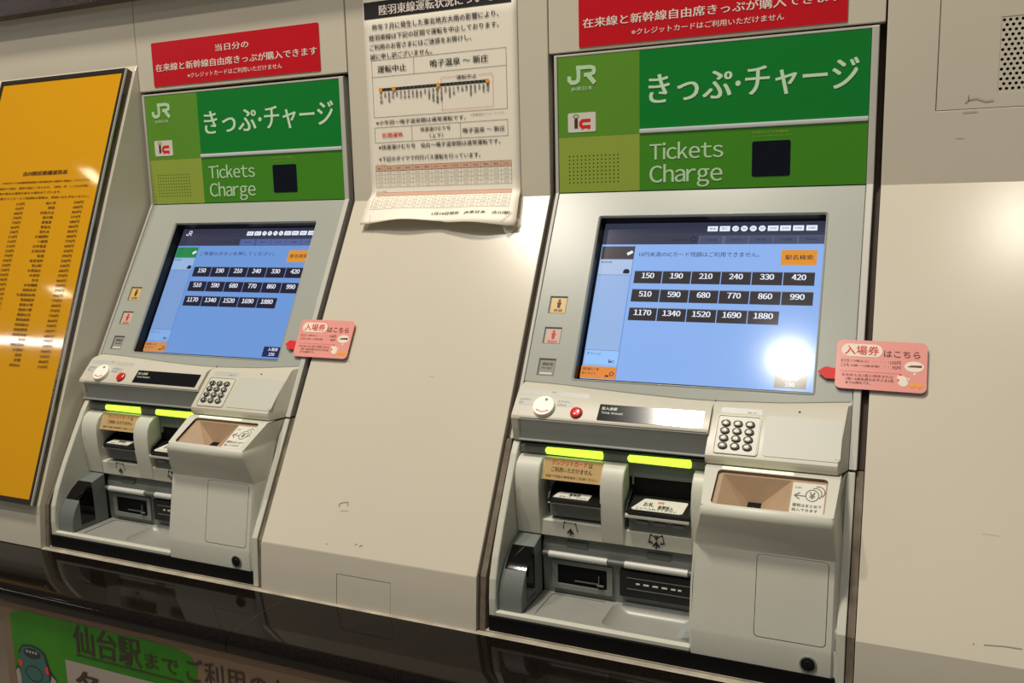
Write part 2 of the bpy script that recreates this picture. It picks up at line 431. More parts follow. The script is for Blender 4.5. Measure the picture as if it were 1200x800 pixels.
    for lp, dp_ in [(out, -.004), (win, -.0022)]+[(rect(*i), -.003) for i in icons]:
        k_ = len(lp); pl.add([SL(u, v, 0) for u, v in lp]+[SL(u, v, dp_) for u, v in lp], [[i, (i+1) % k_, k_+(i+1) % k_, k_+i] for i in range(k_)])
    bz = P('screen_bezel', pl, GREYP, bevel=.0009)
    k_ = len(win); P('screen_gasket', MB().add([SL(u, v, -.0020) for u, v in win]+[SL(u, v, -.026) for u, v in win], [[i, (i+1) % k_, k_+(i+1) % k_, k_+i] for i in range(k_)]), mat('gasket_black', (12, 12, 13), .45), bz)
    rim = MB()
    o2 = rr(.0765, .0444, .4317, .3295, .004, 2); i2 = rr(.0800, .0479, .4282, .3260, .002, 2)
    rim.loft([[SL(u, s_, .0001) for u, s_ in o2], [SL(u, s_, .0012) for u, s_ in rr(.0780, .0459, .4302, .3280, .003, 2)], [SL(u, s_, -.003) for u, s_ in i2]], close=True)
    P('screen_rim', rim, GREYP, bz, smooth=60)
    cols = [((214, 180, 112), (70, 40, 20)), ((206, 176, 160), (200, 40, 40)), ((150, 148, 140), (80, 78, 72))]
    for k, (i, (ca, cb)) in enumerate(zip(icons, cols)):
        wmat = mat('indicator_face_%s' % ('amber', 'pink', 'grey')[k], ca, .25, coat=.5)
        imat = mat('indicator_print_%s' % ('brown', 'red', 'grey')[k], cb, .5)
        iw = P('indicator_window', MB().plate(SL, rect(i[0], i[1], i[2], i[3]), n1=-.0022), wmat, bz)
        m = MB(); uc = (i[0]+i[2])/2; vm = i[1]
        fr = .0012
        m.plate(SL, rect(i[0], i[1], i[2], i[3]), [rect(i[0]+fr, i[1]+fr, i[2]-fr, i[3]-fr)], n1=-.0015)
        P('indicator_frame', m, DARKG, bz)
        m = MB()
        if k < 2:
            m.disc(SL, uc+.001, vm+.0062, .0022, -.0022, -.0019, k=12)
            m.plate(SL, [(uc-.0028, vm+.009), (uc+.0048, vm+.009), (uc+.0038, vm+.0135), (uc+.0028, vm+.019), (uc-.0010, vm+.019), (uc-.0018, vm+.0135)], n1=-.0019)
            write(m, SV, '係員' if k == 0 else '呼出中', uc-.0070, uc+.0085, -(vm+.0255), -(vm+.0210), -.0018)
        else:
            write(m, SV, '領収書', uc-.0085, uc+.0095, -(vm+.0105), -(vm+.0055), -.0018, bold=.02)
            write(m, SV, 'Receipt', uc-.0085, uc+.0085, -(vm+.0170), -(vm+.0125), -.0018)
            P('status_slip', MB().plate(SL, rect(i[0]+.003, i[3]-.0058, i[2]-.004, i[3]-.0028), n1=-.0019), PAPERW, bz)
        P('lettering', m, imat, bz)
    screen(t, SL, SV, msg, glare)
    # console surface
    def cons(xa, xb, off, xlo, vend, nseg, endr):
        """off: 0 left face (y=z+.105), .008 right face; endr: how far the outer end tapers in per metre of relief"""
        rings = []
        for k in range(nseg+1):
            f = k/nseg; x = xa+(xb-xa)*f; s_ = sc_(x); zc = D[1]*s_
            z3 = min(zc-.0035, -.2955)
            pts = [(D[0]*(s_-.012)-N[0]*.0016, D[1]*(s_-.012)-N[1]*.0016), (D[0]*s_-N[0]*.0012, D[1]*s_-N[1]*.0012)]
            y3 = z3+.105+off
            pts += [((pts[1][0]*.25+y3*.75), (pts[1][1]*.25+z3*.75)+.0006), (y3-.0015, z3-.0010)]
            ze = -.300-q2*vend; ye = ze+.105+off
            pts += [(ye+.003, ze+.003), (ye+.0005, ze-.0002), (ye+.0002, ze-.0035)]
            rings.append([(x+x0, y, z) for y, z in pts])
        return rings
    # left face
    rg = cons(.002, .2985, 0, 0, .0455, 14, 0)
    m = MB().loft(rg)
    m.poly(list(rg[-1])+[(rg[-1][0][0], -.19, -.335)])
    zt, yt = -.3365, -.2300
    cf = P('console', m, CREAM2, smooth=40)
    # cheek closing the left end, with a foot down to the seam
    ck = [(-.160, -.290), (-.1905, -.2965), (-.2262, -.3307), (-.2268, -.3350), (-.2235, -.352), (-.2180, -.3715), (-.16, -.3715)]
    P('console', MB().ext(ck, *X(.0015, .0135)), CREAM2, bevel=.0015)
    ck2 = [(-.160, -.300), (-.2262, -.3307), (-.2268, -.3350), (-.2345, -.350), (-.2400, -.3680), (-.16, -.3680)]
    # grey return under the left face
    m = MB().loft([[(x+x0, -.2272, -.3330), (x+x0, -.2262, -.3380), (x+x0, -.2305 if False else -.2240, -.3520), (x+x0, -.2235, -.3660), (x+x0, -.215, -.3700)] for x in (.0160, .2975)])
    m.poly([(x0+.0135, -.2262, -.3350), (x0+.0160, -.2262, -.3380), (x0+.0160, -.2235, -.3660), (x0+.0135, -.2200, -.3712)])
    P('console_return', m, MIDG, smooth=50)
    P('console_lip', MB().ext([(-.20, -.3660), (-.2262, -.3655), (-.2285, -.3672), (-.2275, -.3690), (-.20, -.3695)], *X(.0140, .2980)), MIDG, bevel=.0005)
    # right face
    rg = cons(.2985, .4760, .008, 0, .0835, 8, 0)
    for k, r_ in enumerate(rg):
        z_end = -.300-q2*.0835; y_end = z_end+.113
        xx = r_[0][0]
        r_ += [(xx, y_end-.0035+.004, z_end-.0075), (xx, -.2435, -.3712), (xx, -.20, -.3716)]
    last = []
    for (x, y, z) in rg[-1]:
        sl_y = D[0]/D[1]*z
        last.append((x0+.4800, min(sl_y, -.160) if y < -.165 else y, z))
    rg[-1] = [(x0+.4760-(.0075 if i > 2 else .0)*min(1, (z*-1-.29)/.06), y, z) for i, (x, y, z) in enumerate(rg[-1])]
    m = MB().loft(rg+[last])
    m.poly([(p[0], p[1], p[2]) for p in rg[0]]+[(x0+.2985, -.20, -.3300)])
    P('console', m, CREAM2, smooth=32)
    # console fittings
    def label_plate(F, u0, v0, u1, v1, mt, r=.002, n=.0004, nm='label_plate'):
        return P(nm, MB().plate(F, rr(u0, v0, u1, v1, r), n0=-.0006, n1=n), mt, cf)
    LB = mat('label_grey', (186, 186, 178), .4)
    label_plate(C, .0060, -.0028, .0660, .0055, LB); label_plate(C, .0695, -.0020, .1165, .0065, LB)
    label_plate(C, .0075, .0115, .0340, .0240, LB, .0025); label_plate(C, .0680, .0110, .0965, .0225, LB, .0025)
    w_ = MB()
    write(w_, CV, 'よびだし', .0090, .0280, -.0160, -.0128, .0007); write(w_, CV, 'Call', .0085, .0160, -.0215, -.0182, .0007)
    write(w_, CV, 'とりけし', .0710, .0910, -.0160, -.0125, .0007); write(w_, CV, 'Cancel', .0710, .0850, -.0212, -.0182, .0007)
    write(w_, CV, '係員', .0570, .0640, .0000, .0018, .0007)
    P('lettering', w_, INKG, cf)
    cb = P('call_disc', MB().disc(C, .0514, .0262, .0168, 0, .0062, k=32), DISKW, bevel=.0008)
    w_ = MB().disc(C, .0540, .0165, .0022, .006, .0066, k=12).disc(C, .0375+.006, .0355, .0014, .006, .0066, k=8).disc(C, .0600, .0345, .0014, .006, .0066, k=8)
    P('logo', MB().disc(C, .0540, .0160, .0023, .0058, .0066, k=12), DARKG, cb)
    m = MB().ring(C, .0518, .0290, .0100, .0014, .0065, a0=math.radians(35), a1=math.radians(145), rv=.0085)
    m.disc(C, .0430, .0348, .0012, .006, .0066, k=8).disc(C, .0603, .0348, .0012, .006, .0066, k=8)
    P('logo', m, RED, cb)
    rb = P('cancel_button', MB().disc(C, .1037, .0318, .0086, 0, .0035, k=28, dome=.0016), REDB, smooth=50)
    P('button_collar', MB().disc(C, .1037, .0318, .0098, 0, .0008, k=28), DARKG, rb)
    dp = P('amount_display', MB().plate(C, rr(.1367, .0136, .2897, .0410, .0015), n0=-.0005, n1=.0006), LCDB)
    w_ = MB()
    write(w_, CV, '投入金額', .1408, .1640, -.0232, -.0180, .0009, bold=.01); write(w_, CV, 'Total Amount', .1415, .1740, -.0298, -.0258, .0009)
    P('lettering', w_, WHT, dp)
    # keypad
    kp = P('keypad', MB().plate(K, rr(.3095, .0204, .3655, .0776, .003), n0=-.001, n1=.0010), CREAM, bevel=.0004)
    fr = MB().plate(K, rr(.3078, .0187, .3672, .0793, .004), [rr(.3090, .0199, .3660, .0781, .003)], n0=-.0005, n1=.0018)
    P('keypad_rim', fr, CREAM2, kp)
    dg = '123456789*0#'
    for i, ch in enumerate(dg):
        u = .3203+(i % 3)*.01635; v = .0322+(i//3)*.0119
        ky = P('key', MB().disc(K, u, v, .0064, .0008, .0030, k=20, rv=.0050, dome=.0006), KEYM, kp, smooth=40)
        w_ = MB(); hgt = .0028 if ch != '*' else .0022
        wd = .0017 if ch == '1' else .0024
        write(w_, KV, ch, u-wd, u+wd, -v-hgt, -v+hgt, .0038, bold=.02)
        P('digit', w_, WHT, kp)
    label_plate(K, .3110, .0060, .3665, .0150, LB); label_plate(K, .3727, .0150, .4712, .0778, mat('reader_pad_grey', (192, 191, 178), .45), .005, .0008, 'card_reader_pad')
    w_ = MB(); write(w_, KV, '音量・終了', .3470, .3600, -.0135, -.0112, .0007); write(w_, KV, 'mark', .4640, .4700, -.0752, -.0730, .0010) if False else None
    w_.plate(K, rect(.4645, .0738, .4665, .0746), n1=.0011).disc(K, .4695, .0742, .0007, .0008, .0011, k=8)
    P('lettering', w_, INKG, cf)
    P('microphone_hole', MB().disc(K, .4150, .0055, .0015, -.0002, .0008, k=12, rv=.0012), BLACKM, cf)
    # lower frames
    lf = [(-.2165, -.3735), (-.2290, -.3900), (-.2560, -.4360), (-.2820, -.4820), (-.3040, -.5260), (-.3150, -.5560), (-.3185, -.5850), (-.3190, -.6345), (-.18, -.6345), (-.18, -.3735)]
    P('side_frame', MB().ext(lf, *X(.0000, .0115)), CREAM, bevel=.0022)
    rf = [(-.2150, -.3740), (-.3175, -.5520), (-.3220, -.6345), (-.18, -.6345), (-.18, -.3740)]
    P('side_frame', MB().ext(rf, *X(.4780, .4890)).ext([(y+.0045, z) for y, z in rf[:3]]+rf[3:], *X(.4700, .4780)), CREAM, bevel=.0012)
    P('seam', MB().box(*X(.001, .479), -.21, -.19, -.3742, -.3705), BLACKM)
    # front strip
    P('front_strip', MB().box(*X(.0115, .2960), -.3205, -.3095, -.6098, -.6032), CREAM, bevel=.0012)
    P('kick_strip', MB().box(*X(.0014, .4782), -.3228, -.30, -.6325, -.6098), BLACKM, bevel=.0005)
    P('kick_strip', MB().box(*X(-.004, .4890), -.3240, -.30, -.6350, -.6326), SEAL)
    # upper slot unit: pillars joined by a skirt
    pil = [(-.2140, -.3925), (-.2240, -.3950), (-.2330, -.4020), (-.2395, -.4150), (-.2420, -.4320), (-.2410, -.4600), (-.2370, -.4860), (-.2330, -.5110), (-.2230, -.5125), (-.2000, -.5100), (-.2000, -.3925)]
    su = P('slot_unit', MB().box(*X(.0500, .2800), -.2000, -.1900, -.4870, -.3800), MIDG)
    for a, b in ((.0115, .0510), (.1465, .1810), (.2788, .2985)): P('pillar', MB().ext(pil, *X(a, b)), CREAM, su, bevel=.0016, smooth=30)
    sk = [(-.1850, -.4850), (-.2325, -.4855), (-.2338, -.4875), (-.2325, -.5110), (-.2230, -.5125), (-.1850, -.5120)]
    for a, b in ((.0505, .1470), (.1805, .2790)): P('skirt', MB().ext(sk, *X(a, b)), CREAM, su, bevel=.0005)
    # bar with guide lights
    P('guide_bar', MB().ext([(-.2, -.3760), (-.2120, -.3765), (-.2155, -.3800), (-.2155, -.3890), (-.2120, -.3930), (-.2, -.3930)], *X(.0120, .2960)), MIDG, su, smooth=40)
    def led(a, b):
        rings = []
        for x, r_ in ((a, .0025), (a+.0025, .0052), (b-.0018, .0058), (b, .0040)):
            rings.append([(x+x0, -.2135+r_*math.cos(2*math.pi*i/14), -.3845+r_*1.08*math.sin(2*math.pi*i/14)) for i in range(14)])
        return MB().loft(rings, close=True, cap=True)
    P('guide_light', led(.0525, .1440), LEDG, su, smooth=50, label='glowing yellow-green guide light over the card slot')
    P('guide_light', led(.1808, .2740), LEDG, su, smooth=50, label='glowing yellow-green guide light over the banknote slot')
    # ticket/card slot
    sp = [(-.2140, -.3925), (-.2185, -.3935), (-.2320, -.4235), (-.2290, -.4250), (-.2, -.4250), (-.2, -.3925)]
    stk = P('sticker_panel', MB().ext(sp, *X(.0505, .1470)), CREAM, su)
    yv = lambda v: -.2187-(.0133)*(v/.0300)
    FT = S(lambda u, v, n: (u, yv(v)-n*.9, -.3938-v+n*.3))
    stc = P('notice_sticker', MB().plate(FT, rect(.0535, -.0002, .1462, .0298), n0=0, n1=.0006), TANST)
    FTV = flip(FT)
    w_ = MB(); write(w_, FTV, 'クレジットカード', .0655, .1215, -.0092, -.0022, .0009, bold=.02)
    P('lettering', w_, RED, stc)
    w_ = MB(); write(w_, FTV, 'は', .1240, .1300, -.0095, -.0032, .0009, bold=.015); write(w_, FTV, 'ご利用いただけません', .0660, .1300, -.0185, -.0118, .0009, bold=.012)
    write(w_, FTV, '他駅で可能の券売機をご利用ください', .0580, .1400, -.0265, -.0228, .0009)
    P('lettering', w_, BROWN, stc)
    cs = P('card_slot', MB().box(*X(.0560, .1460), -.2040, -.1990, -.4850, -.4250), BLUEG)
    P('slot_frame', MB().plate(lambda u, v, n: (u+x0, -.2080-n, v), rect(.0580, -.4700, .1462, -.4255), [rect(.0665, -.4560, .1440, -.4290)], n0=-.006, n1=0), MIDG, cs)
    P('slot_mouth', MB().box(*X(.0660, .1455), -.2065, -.2030, -.4570, -.4280), BLACKM, cs)
    def tray(a, b, yb, yf, zb, zf, th, rail):
        m = MB()
        c_ = .006
        top = [(a, yb, zb), (b, yb, zb), (b, yf+c_*.3, zf), (b-c_*.4, yf, zf), (a+c_, yf, zf), (a, yf+c_, zf)]
        m.poly([(x+x0, y, z) for x, y, z in top]); m.poly([(x+x0, y, z-th) for x, y, z in top])
        for i in range(6):
            p, q = top[i], top[(i+1) % 6]
            m.poly([(p[0]+x0, p[1], p[2]), (q[0]+x0, q[1], q[2]), (q[0]+x0, q[1], q[2]-th), (p[0]+x0, p[1], p[2]-th)])
        # raised side rails
        for xa, xb in ((a, a+.0035), (b-.0035, b)):
            m.add([(x0+x, y, z) for x in (xa, xb) for y, z in ((yb, zb-.001), (yb, zb+rail), (yf+.010, zf+rail*.8), (yf+.004, zf-.001))],
                  [[0, 1, 2, 3], [4, 5, 6, 7], [1, 5, 6, 2], [2, 6, 7, 3], [0, 4, 5, 1]])
        return m
    ty = P('slot_tray', tray(.0640, .1478, -.2060, -.2440, -.4420, -.4490, .0055, .0090), BLACK, cs, bevel=.0005)
    ptray = lambda a, b, yb, yf, zb, zf: S(lambda u, v, n: (u, yb+(yf-yb)*v, zb+(zf-zb)*v+n))
    FY = ptray(0, 0, -.2060, -.2440, -.4420, -.4490)
    P('guide_plate', MB().plate(FY, [(.0770, .45), (.1285, .45), (.1275, .86), (.0725, .86)], n0=0, n1=.0009), PAPERW, cs)
    FYV = lambda u, v, n: FY(u, -v, n)
    w_ = MB(); write(w_, FYV, '乗車券', .0950, .1130, -.70, -.50, .0012, bold=.03)
    w_.stroke(FYV, [(.0780, -.78), (.0860, -.76), (.0900, -.80)], .03, .0012) if False else None
    write(w_, FYV, 'ICカード', .0820, .1000, -.82, -.72, .0012, bold=.02); write(w_, FYV, 'ここへ', .1080, .1240, -.82, -.72, .0012, bold=.02)
    P('lettering', w_, INK, cs)
    P('tray_base', MB().box(*X(.0640, .1465), -.2290, -.20, -.4805, -.4565), BLUEG, cs, bevel=.0006)
    P('tray_base', MB().box(*X(.0660, .1478), -.2425, -.2200, -.4565, -.4550), SILV, cs)
    P('tray_screw', MB().box(*X(.1245, .1262), -.2302, -.2285, -.4625, -.4585), BLACK, cs)
    # banknote slot
    bs = P('banknote_slot', MB().box(*X(.1810, .2795), -.2070, -.2000, -.4850, -.4130), BLACKM)
    P('slot_frame', MB().box(*X(.1812, .2790), -.2090, -.2, -.4135, -.3925), BLUEG, bs, bevel=.0008)
    P('slot_frame', MB().box(*X(.1865, .1885), -.2110, -.2, -.4240, -.4120), MIDG, bs)
    P('slot_tray', tray(.1840, .2785, -.2070, -.2440, -.4400, -.4535, .0050, .0110), BLACK, bs, bevel=.0005)
    FY2 = ptray(0, 0, -.2070, -.2440, -.4400, -.4535)
    P('guide_plate', MB().plate(FY2, [(.2090, .22), (.2690, .22), (.2700, .28), (.2665, .84), (.2620, .88), (.1950, .88), (.1925, .82), (.2065, .25)], n0=0, n1=.0009), PAPERW, bs)
    FY2V = lambda u, v, n: FY2(u, -v, n)
    w_ = MB(); write(w_, FY2V, 'お札', .2080, .2230, -.66, -.42, .0012, bold=.02); write(w_, FY2V, '紙幣投入', .2300, .2520, -.74, -.54, .0012, bold=.03)
    write(w_, FY2V, 'ここへ入れてください', .1990, .2580, -.84, -.74, .0012, bold=.02)
    P('lettering', w_, INK, bs)
    w_ = MB(); write(w_, FY2V, '千円', .2270, .2365, -.47, -.33, .0012, bold=.05)
    P('lettering', w_, RED, bs)
    P('shutter_bar', MB().ext([(-.2400, -.4580), (-.2440, -.4590), (-.2440, -.4635), (-.2400, -.4650), (-.2, -.4650), (-.2, -.4580)], *X(.1845, .2770)), SILV, bs, bevel=.0008)
    P('shutter', MB().box(*X(.1880, .2788), -.2340, -.20, -.4850, -.4650), BLUEG, bs)
    for a in (.2000, .2260, .2520):
        P('shutter_tab', MB().box(*X(a, a+.0170), -.2375, -.23, -.4730, -.4690), MIDG, bs, bevel=.0005)
    # pictograms on the skirt
    FP = S(lambda u, v, n: (u, -.2335-n, v)); w_ = MB(); w2_ = MB()
    w_.stroke(FP, [(.0885, -.4868), (.0862, -.4955), (.0880, -.4965)], .0010, .0006)
    w_.stroke(FP, [(.1060, -.4880), (.1092, -.4985), (.1070, -.4985)], .0010, .0006)
    w_.stroke(FP, [(.0880, -.4865), (.1065, -.4875)], .0010, .0006)
    w_.disc(FP, .0885, -.4868, .0014, 0, .0008, k=8); w_.disc(FP, .1063, -.4876, .0014, 0, .0008, k=8)
    w_.stroke(FP, [(.0980, -.4965), (.0980, -.5060)], .0022, .0007)
    w_.stroke(FP, [(.0930, -.5035), (.0980, -.4975), (.1030, -.5040)], .0026, .0008)
    P('pictogram', w_, INK, su); w_ = MB()
    for sgn in (-1, 1):
        c_ = .2285
        w_.stroke(FP, [(c_+sgn*.0015, -.4915), (c_+sgn*.0085, -.4882), (c_+sgn*.0115, -.5000), (c_+sgn*.0050, -.5012)], .0013, .0006)
        w_.plate(FP, [(c_+sgn*.0060, -.4872), (c_+sgn*.0100, -.4872), (c_+sgn*.0092, -.4910)], n1=.0008)
        w_.stroke(FP, [(c_+sgn*.0055, -.4985), (c_+sgn*.0115, -.4985)], .0009, .0006); w_.stroke(FP, [(c_+sgn*.0060, -.5000), (c_+sgn*.0118, -.5000)], .0009, .0006)
    write(w_, FP, '¥', .2257, .2313, -.4965, -.4880, .0009, bold=.05)
    w_.stroke(FP, [(.2285, -.4985), (.2285, -.5085)], .0022, .0007)
    w_.stroke(FP, [(.2235, -.5055), (.2285, -.4995), (.2335, -.5060)], .0026, .0008)
    P('pictogram', w_, INK, su)
    w_ = MB().ring(FP, .0300, -.4500, .001, .0005, .009, k=8)
    FP2 = S(lambda u, v, n: (u, -.2427-n, v))
    w_ = MB()
    for dx, dz in ((0, .0022), (.0022, 0), (0, -.0022), (-.0022, 0)): w_.disc(FP2, .0195+dx, -.4405+dz, .0005, 0, .0006, k=6)
    P('braille_mark', w_, INKG, su)
    # lower unit: outlets behind the tray
    lu = P('outlet_unit', MB().ext([(-.2, -.5120), (-.2200, -.5125), (-.2260, -.5300), (-.2270, -.5480), (-.2240, -.6040), (-.2, -.6040)], *X(.0500, .2960)), MIDG, bevel=.0005)
    for a in (.0880, .2130):
        P('inset', MB().box(*X(a, a+.034), -.2265, -.2210, -.5280, -.5195), DARKG, lu)
    P('roller', MB().cylx(*X(.0630, .1550), -.2330, -.5400, .0052, 18), mat('roller_white', (196, 196, 188), .35), lu, smooth=40)
    P('roller', MB().cylx(*X(.1815, .2740), -.2330, -.5395, .0052, 18), MATS['roller_white'], lu, smooth=40)
    P('roller_shaft', MB().cylx(*X(.0520, .2960), -.2315, -.5400, .0042, 14), DARKG, lu, smooth=40)
    FO = S(lambda u, v, n: (u, -.2285-n, v))
    P('outlet_frame', MB().plate(FO, rr(.0660, -.5945, .1610, -.5495, .003), [rr(.0745, -.5865, .1525, -.5560, .002)], n0=-.004, n1=.0012), MIDG, lu, bevel=.0005)
    P('ticket_outlet', MB().box(*X(.0740, .1530), -.2275, -.2200, -.5870, -.5555), BLACKM, lu)
    m = MB().box(*X(.1020, .1400), -.2300, -.2275, -.5800, -.5785).cylx(*X(.1380, .1480), -.2310, -.5805, .0018, 8).box(*X(.1400, .1412), -.2320, -.2280, -.5790, -.5660)
    P('outlet_lever', m, DARKG, lu)
    P('change_outlet', MB().box(*X(.1735, .2790), -.2340, -.2200, -.5885, -.5485), BLACK, lu, bevel=.0006)
    P('outlet_rail', MB().box(*X(.1850, .2780), -.2352, -.2335, -.5760, -.5750).box(*X(.1850, .2780), -.2352, -.2335, -.5590, -.5582), DARKG, lu)
    for u, wd in ((.1985, .0055), (.2095, .0080), (.2230, .0080), (.2365, .0080), (.2500, .0065), (.2600, .0050)):
        P('outlet_slit', MB().box(*X(u, u+wd), -.2350, -.2335, -.5675, -.5655), PAPERW, lu)
    # tray floor with dish
    FF = S(lambda u, v, n: (u, -v, -.6040+n))
    dish = rr(.1640, .2290, .2900, .3020, .014, 5); dent = rr(.0660, .2300, .1520, .3040, .004, 2)
    tf = P('tray_floor', MB().plate(FF, rect(.0500, .2200, .2960, .3100), [dish, dent], n1=0), mat('tray_grey', (150, 150, 142), .33, var=.08, vscale=30))
    m = MB(); cx, cy = .227, .2655
    def shr(lp, k, dx=0): return [(cx+(u-cx)*k+dx, cy+(v-cy)*k) for u, v in lp]
    rg = [[FF(u, v, 0) for u, v in dish], [FF(u, v, -.004) for u, v in shr(dish, .95)], [FF(u, v, -.009) for u, v in shr(dish, .84, .002)], [FF(u, v, -.012) for u, v in shr(dish, .68, .004)]]
    m.loft(rg, close=True); m.add(rg[-1], [list(range(len(dish)))])
    P('coin_dish', m, MATS['tray_grey'], tf, smooth=60)
    P('tray_recess', MB().plate(FF, dent, n1=-.0018), MATS['tray_grey'], tf)
    m = MB().plate(FF, dent, n0=-.0018, n1=0); m.f = [f for f in m.f if len(f) == 4]
    P('tray_recess', m, MATS['tray_grey'], tf)
    P('dish_guard', MB().box(*X(.1780, .2820), -.2290, -.2280, -.6045, -.6000), mat('clear_guard', (170, 178, 180), .1, alpha=.5), tf)
    P('dish_guard', MB().add([FF(.2740, .262, 0), FF(.2950, .258, .010), FF(.2950, .312, .010), FF(.2740, .300, 0)], [[0, 1, 2, 3]]), MATS['clear_guard'], tf)
    # receipt block with a smoked window
    rp = [(-.2310, -.5120), (-.2620, -.5210), (-.2790, -.5330), (-.2925, -.5465), (-.3030, -.5610), (-.3100, -.5780), (-.3125, -.6035), (-.2300, -.6035)]
    rbk = P('receipt_outlet', MB().ext(rp, *X(.0120, .0500)), BLUEG, smooth=30, bevel=.0012)
    wp = [(-.2625, -.5203), (-.2795, -.5322), (-.2932, -.5460)]
    m = MB().loft([[(x+x0, y, z) for y, z in wp] for x in (.0160, .0495)])
    sd = [(-.2625, -.5212), (-.2795, -.5332), (-.2925, -.5470), (-.2925, -.5945), (-.2610, -.5945)]
    m.poly([(x0+.0506, y, z) for y, z in sd]); m.loft([[(x0+.0495, y, z) for y, z in wp], [(x0+.0506, y-.0002, z-.0006) for y, z in sd[:3]]])
    P('smoked_window', m, GLOSSB, rbk, smooth=40)
    # coin module
    od = ((-.256, -.374), (-.312, -.404)); L_ = math.hypot(.056, .030)
    dv = (-.056/L_, -.030/L_); nv = (-.030/L_, .056/L_)
    FO2 = S(lambda u, v, n: (u, -.256+dv[0]*v+nv[0]*n, -.374+dv[1]*v+nv[1]*n))
    op = rr(.3192, .0004, .4590, .0625, .0055, 4)
    cm = P('coin_module', MB().plate(FO2, [(.3010, -.0025), (.4735, -.0025), (.4700, .0655), (.3080, .0655)], [op], n0=-.004, n1=0), CREAM, smooth=20)
    def left_x(z):
        P_ = [(-.374, .3010), (-.405, .3075), (-.422, .3040), (-.455, .2960), (-.47, .2950), (-.543, .2930), (-.61, .2958)]
        for (a, b), (c, d) in zip(P_, P_[1:]):
            if z >= c: return b+(d-b)*(z-a)/(c-a)
        return .2958
    def right_x(z):
        P_ = [(-.374, .4735), (-.405, .4700), (-.430, .4725), (-.4600, .4755), (-.61, .4760)]
        for (a, b), (c, d) in zip(P_, P_[1:]):
            if z >= c: return b+(d-b)*(z-a)/(c-a)
        return .4760
    e = (dv[0]*.0655-.256, dv[1]*.0655-.374)
    face = [e, (e[0]-.0040, e[1]-.0035), (e[0]-.0052, e[1]-.0085), (e[0]-.0042, e[1]-.0140), (-.3125, -.4330), (-.3070, -.4480), (-.3020, -.4590), (-.3005, -.4655)]
    ysl = lambda z: max(-.3190, min(-.195, D[0]/D[1]*z+.002))
    def cs_(y, z):
        return [(x0+left_x(z)-.0005, -.215, z), (x0+left_x(z), y+.004, z), (x0+left_x(z)+.0035, y, z), (x0+right_x(z)-.003, y, z), (x0+right_x(z), y+.003, z), (x0+min(.4785, right_x(z)+.004), ysl(z), z)]
    P('bulge', MB().loft([cs_(y, z) for y, z in face]), CREAM, cm, smooth=50)
    topr = [cs_(-.2535+.0, -.3738), cs_(e[0]+.0, e[1])]
    P('bulge', MB().poly([(x0+.3010, -.2165, -.3738), (x0+.3010, -.2540, -.3738), (x0+.3080, e[0], e[1]), (x0+.3070, -.215, e[1]-.03)]).poly([(x0+.4735, -.2540, -.3738), (x0+.4700, e[0], e[1]), (x0+.474, ysl(e[1]), e[1]), (x0+.4785, -.215, -.3738)]).poly([(x0+.3010, -.2540, -.3728), (x0+.4735, -.2540, -.3728), (x0+.4735, -.2, -.3738), (x0+.3010, -.2, -.3738)]), CREAM, cm)
    # lower face plane with a door
    za, zb = -.4655, -.5745; ya, yb = -.3005, -.3205
    FD = S(lambda u, v, n: (u, ya+(yb-ya)*v/(za-zb)-n, za-v))
    dr = rr(.3781, .0020, .4662, .1065, .0055, 4)
    P('front_panel', MB().plate(FD, [(.2985, 0), (.4725, 0), (.4730, za-zb), (.2975, za-zb)], [dr], n0=None, n1=0), CREAM, cm)
    sides = [cs_(ya, za), cs_(ya+(yb-ya)*.5, (za+zb)/2), cs_(yb, zb), cs_(-.3215, -.5800), cs_(-.3215, -.6098)]
    m = MB()
    m.loft([r_[:3] for r_ in sides]); m.loft([r_[3:] for r_ in sides])
    m.loft([[r_[2], r_[3]] for r_ in sides[2:]])
    P('front_panel', m, CREAM, cm, smooth=40)
    P('door_gap', MB().plate(FD, rr(.377, .001, .4675, .1078, .006), n1=-.0030), BLACKM, cm)
    P('service_door', MB().plate(FD, rr(.3788, .0027, .4655, .1058, .0050), n0=-.003, n1=.0002), CREAM, cm, bevel=.0004)
    FL_ = S(lambda u, v, n: (u, -.3215-n, v))
    lk = P('key_lock', MB().disc(FL_, .4459, -.5960, .0104, -.002, .0016, k=28), mat('lock_ring_metal', (140, 140, 132), .4, metal=.3), bevel=.0005)
    P('lock_core', MB().disc(FL_, .4459, -.5960, .0084, .0015, .0020, k=24), BLACK, lk)
    P('lock_core', MB().disc(FL_, .4459, -.5960, .0050, .002, .0034, k=20), CHROME, lk)
    P('key_hole', MB().ring(FL_, .4459, -.5960, .0032, .0016, .0036, k=16).box(*X(.4452, .4466), -.3255, -.3250, -.5990, -.5930), BLACKM, lk)
    P('panel_scratch', MB().plate(FL_, rect(.318, -.5952, .372, -.5946), n1=.0002), MIDG, cm) if False else None
    # funnel
    m = MB(); fo = lambda u, v, n: FO2(u, v, n)
    wall_in = [FO2(u, v, 0) for u, v in op]; wall_dn = [FO2(u, v, -.005) for u, v in op]
    P('opening_rim', MB().loft([wall_in, wall_dn], close=True), BRONZE2, cm, smooth=50)
    hu0, hu1 = .3600, .3775
    TL, TR, BR, BL = FO2(.3262, .0035, -.005), FO2(.4145, .0035, -.005), FO2(.4145, .0620, -.005), FO2(.3262, .0620, -.005)
    hz = -.4200
    hTL, hTR, hBR, hBL = (x0+hu0, -.263, hz+.0065), (x0+hu1, -.263, hz+.0065), (x0+hu1, -.284, hz), (x0+hu0, -.284, hz)
    m.poly([TL, TR, hTR, hTL]).poly([TL, BL, hBL, hTL]).poly([TR, BR, hBR, hTR]).poly([BL, BR, hBR, hBL])
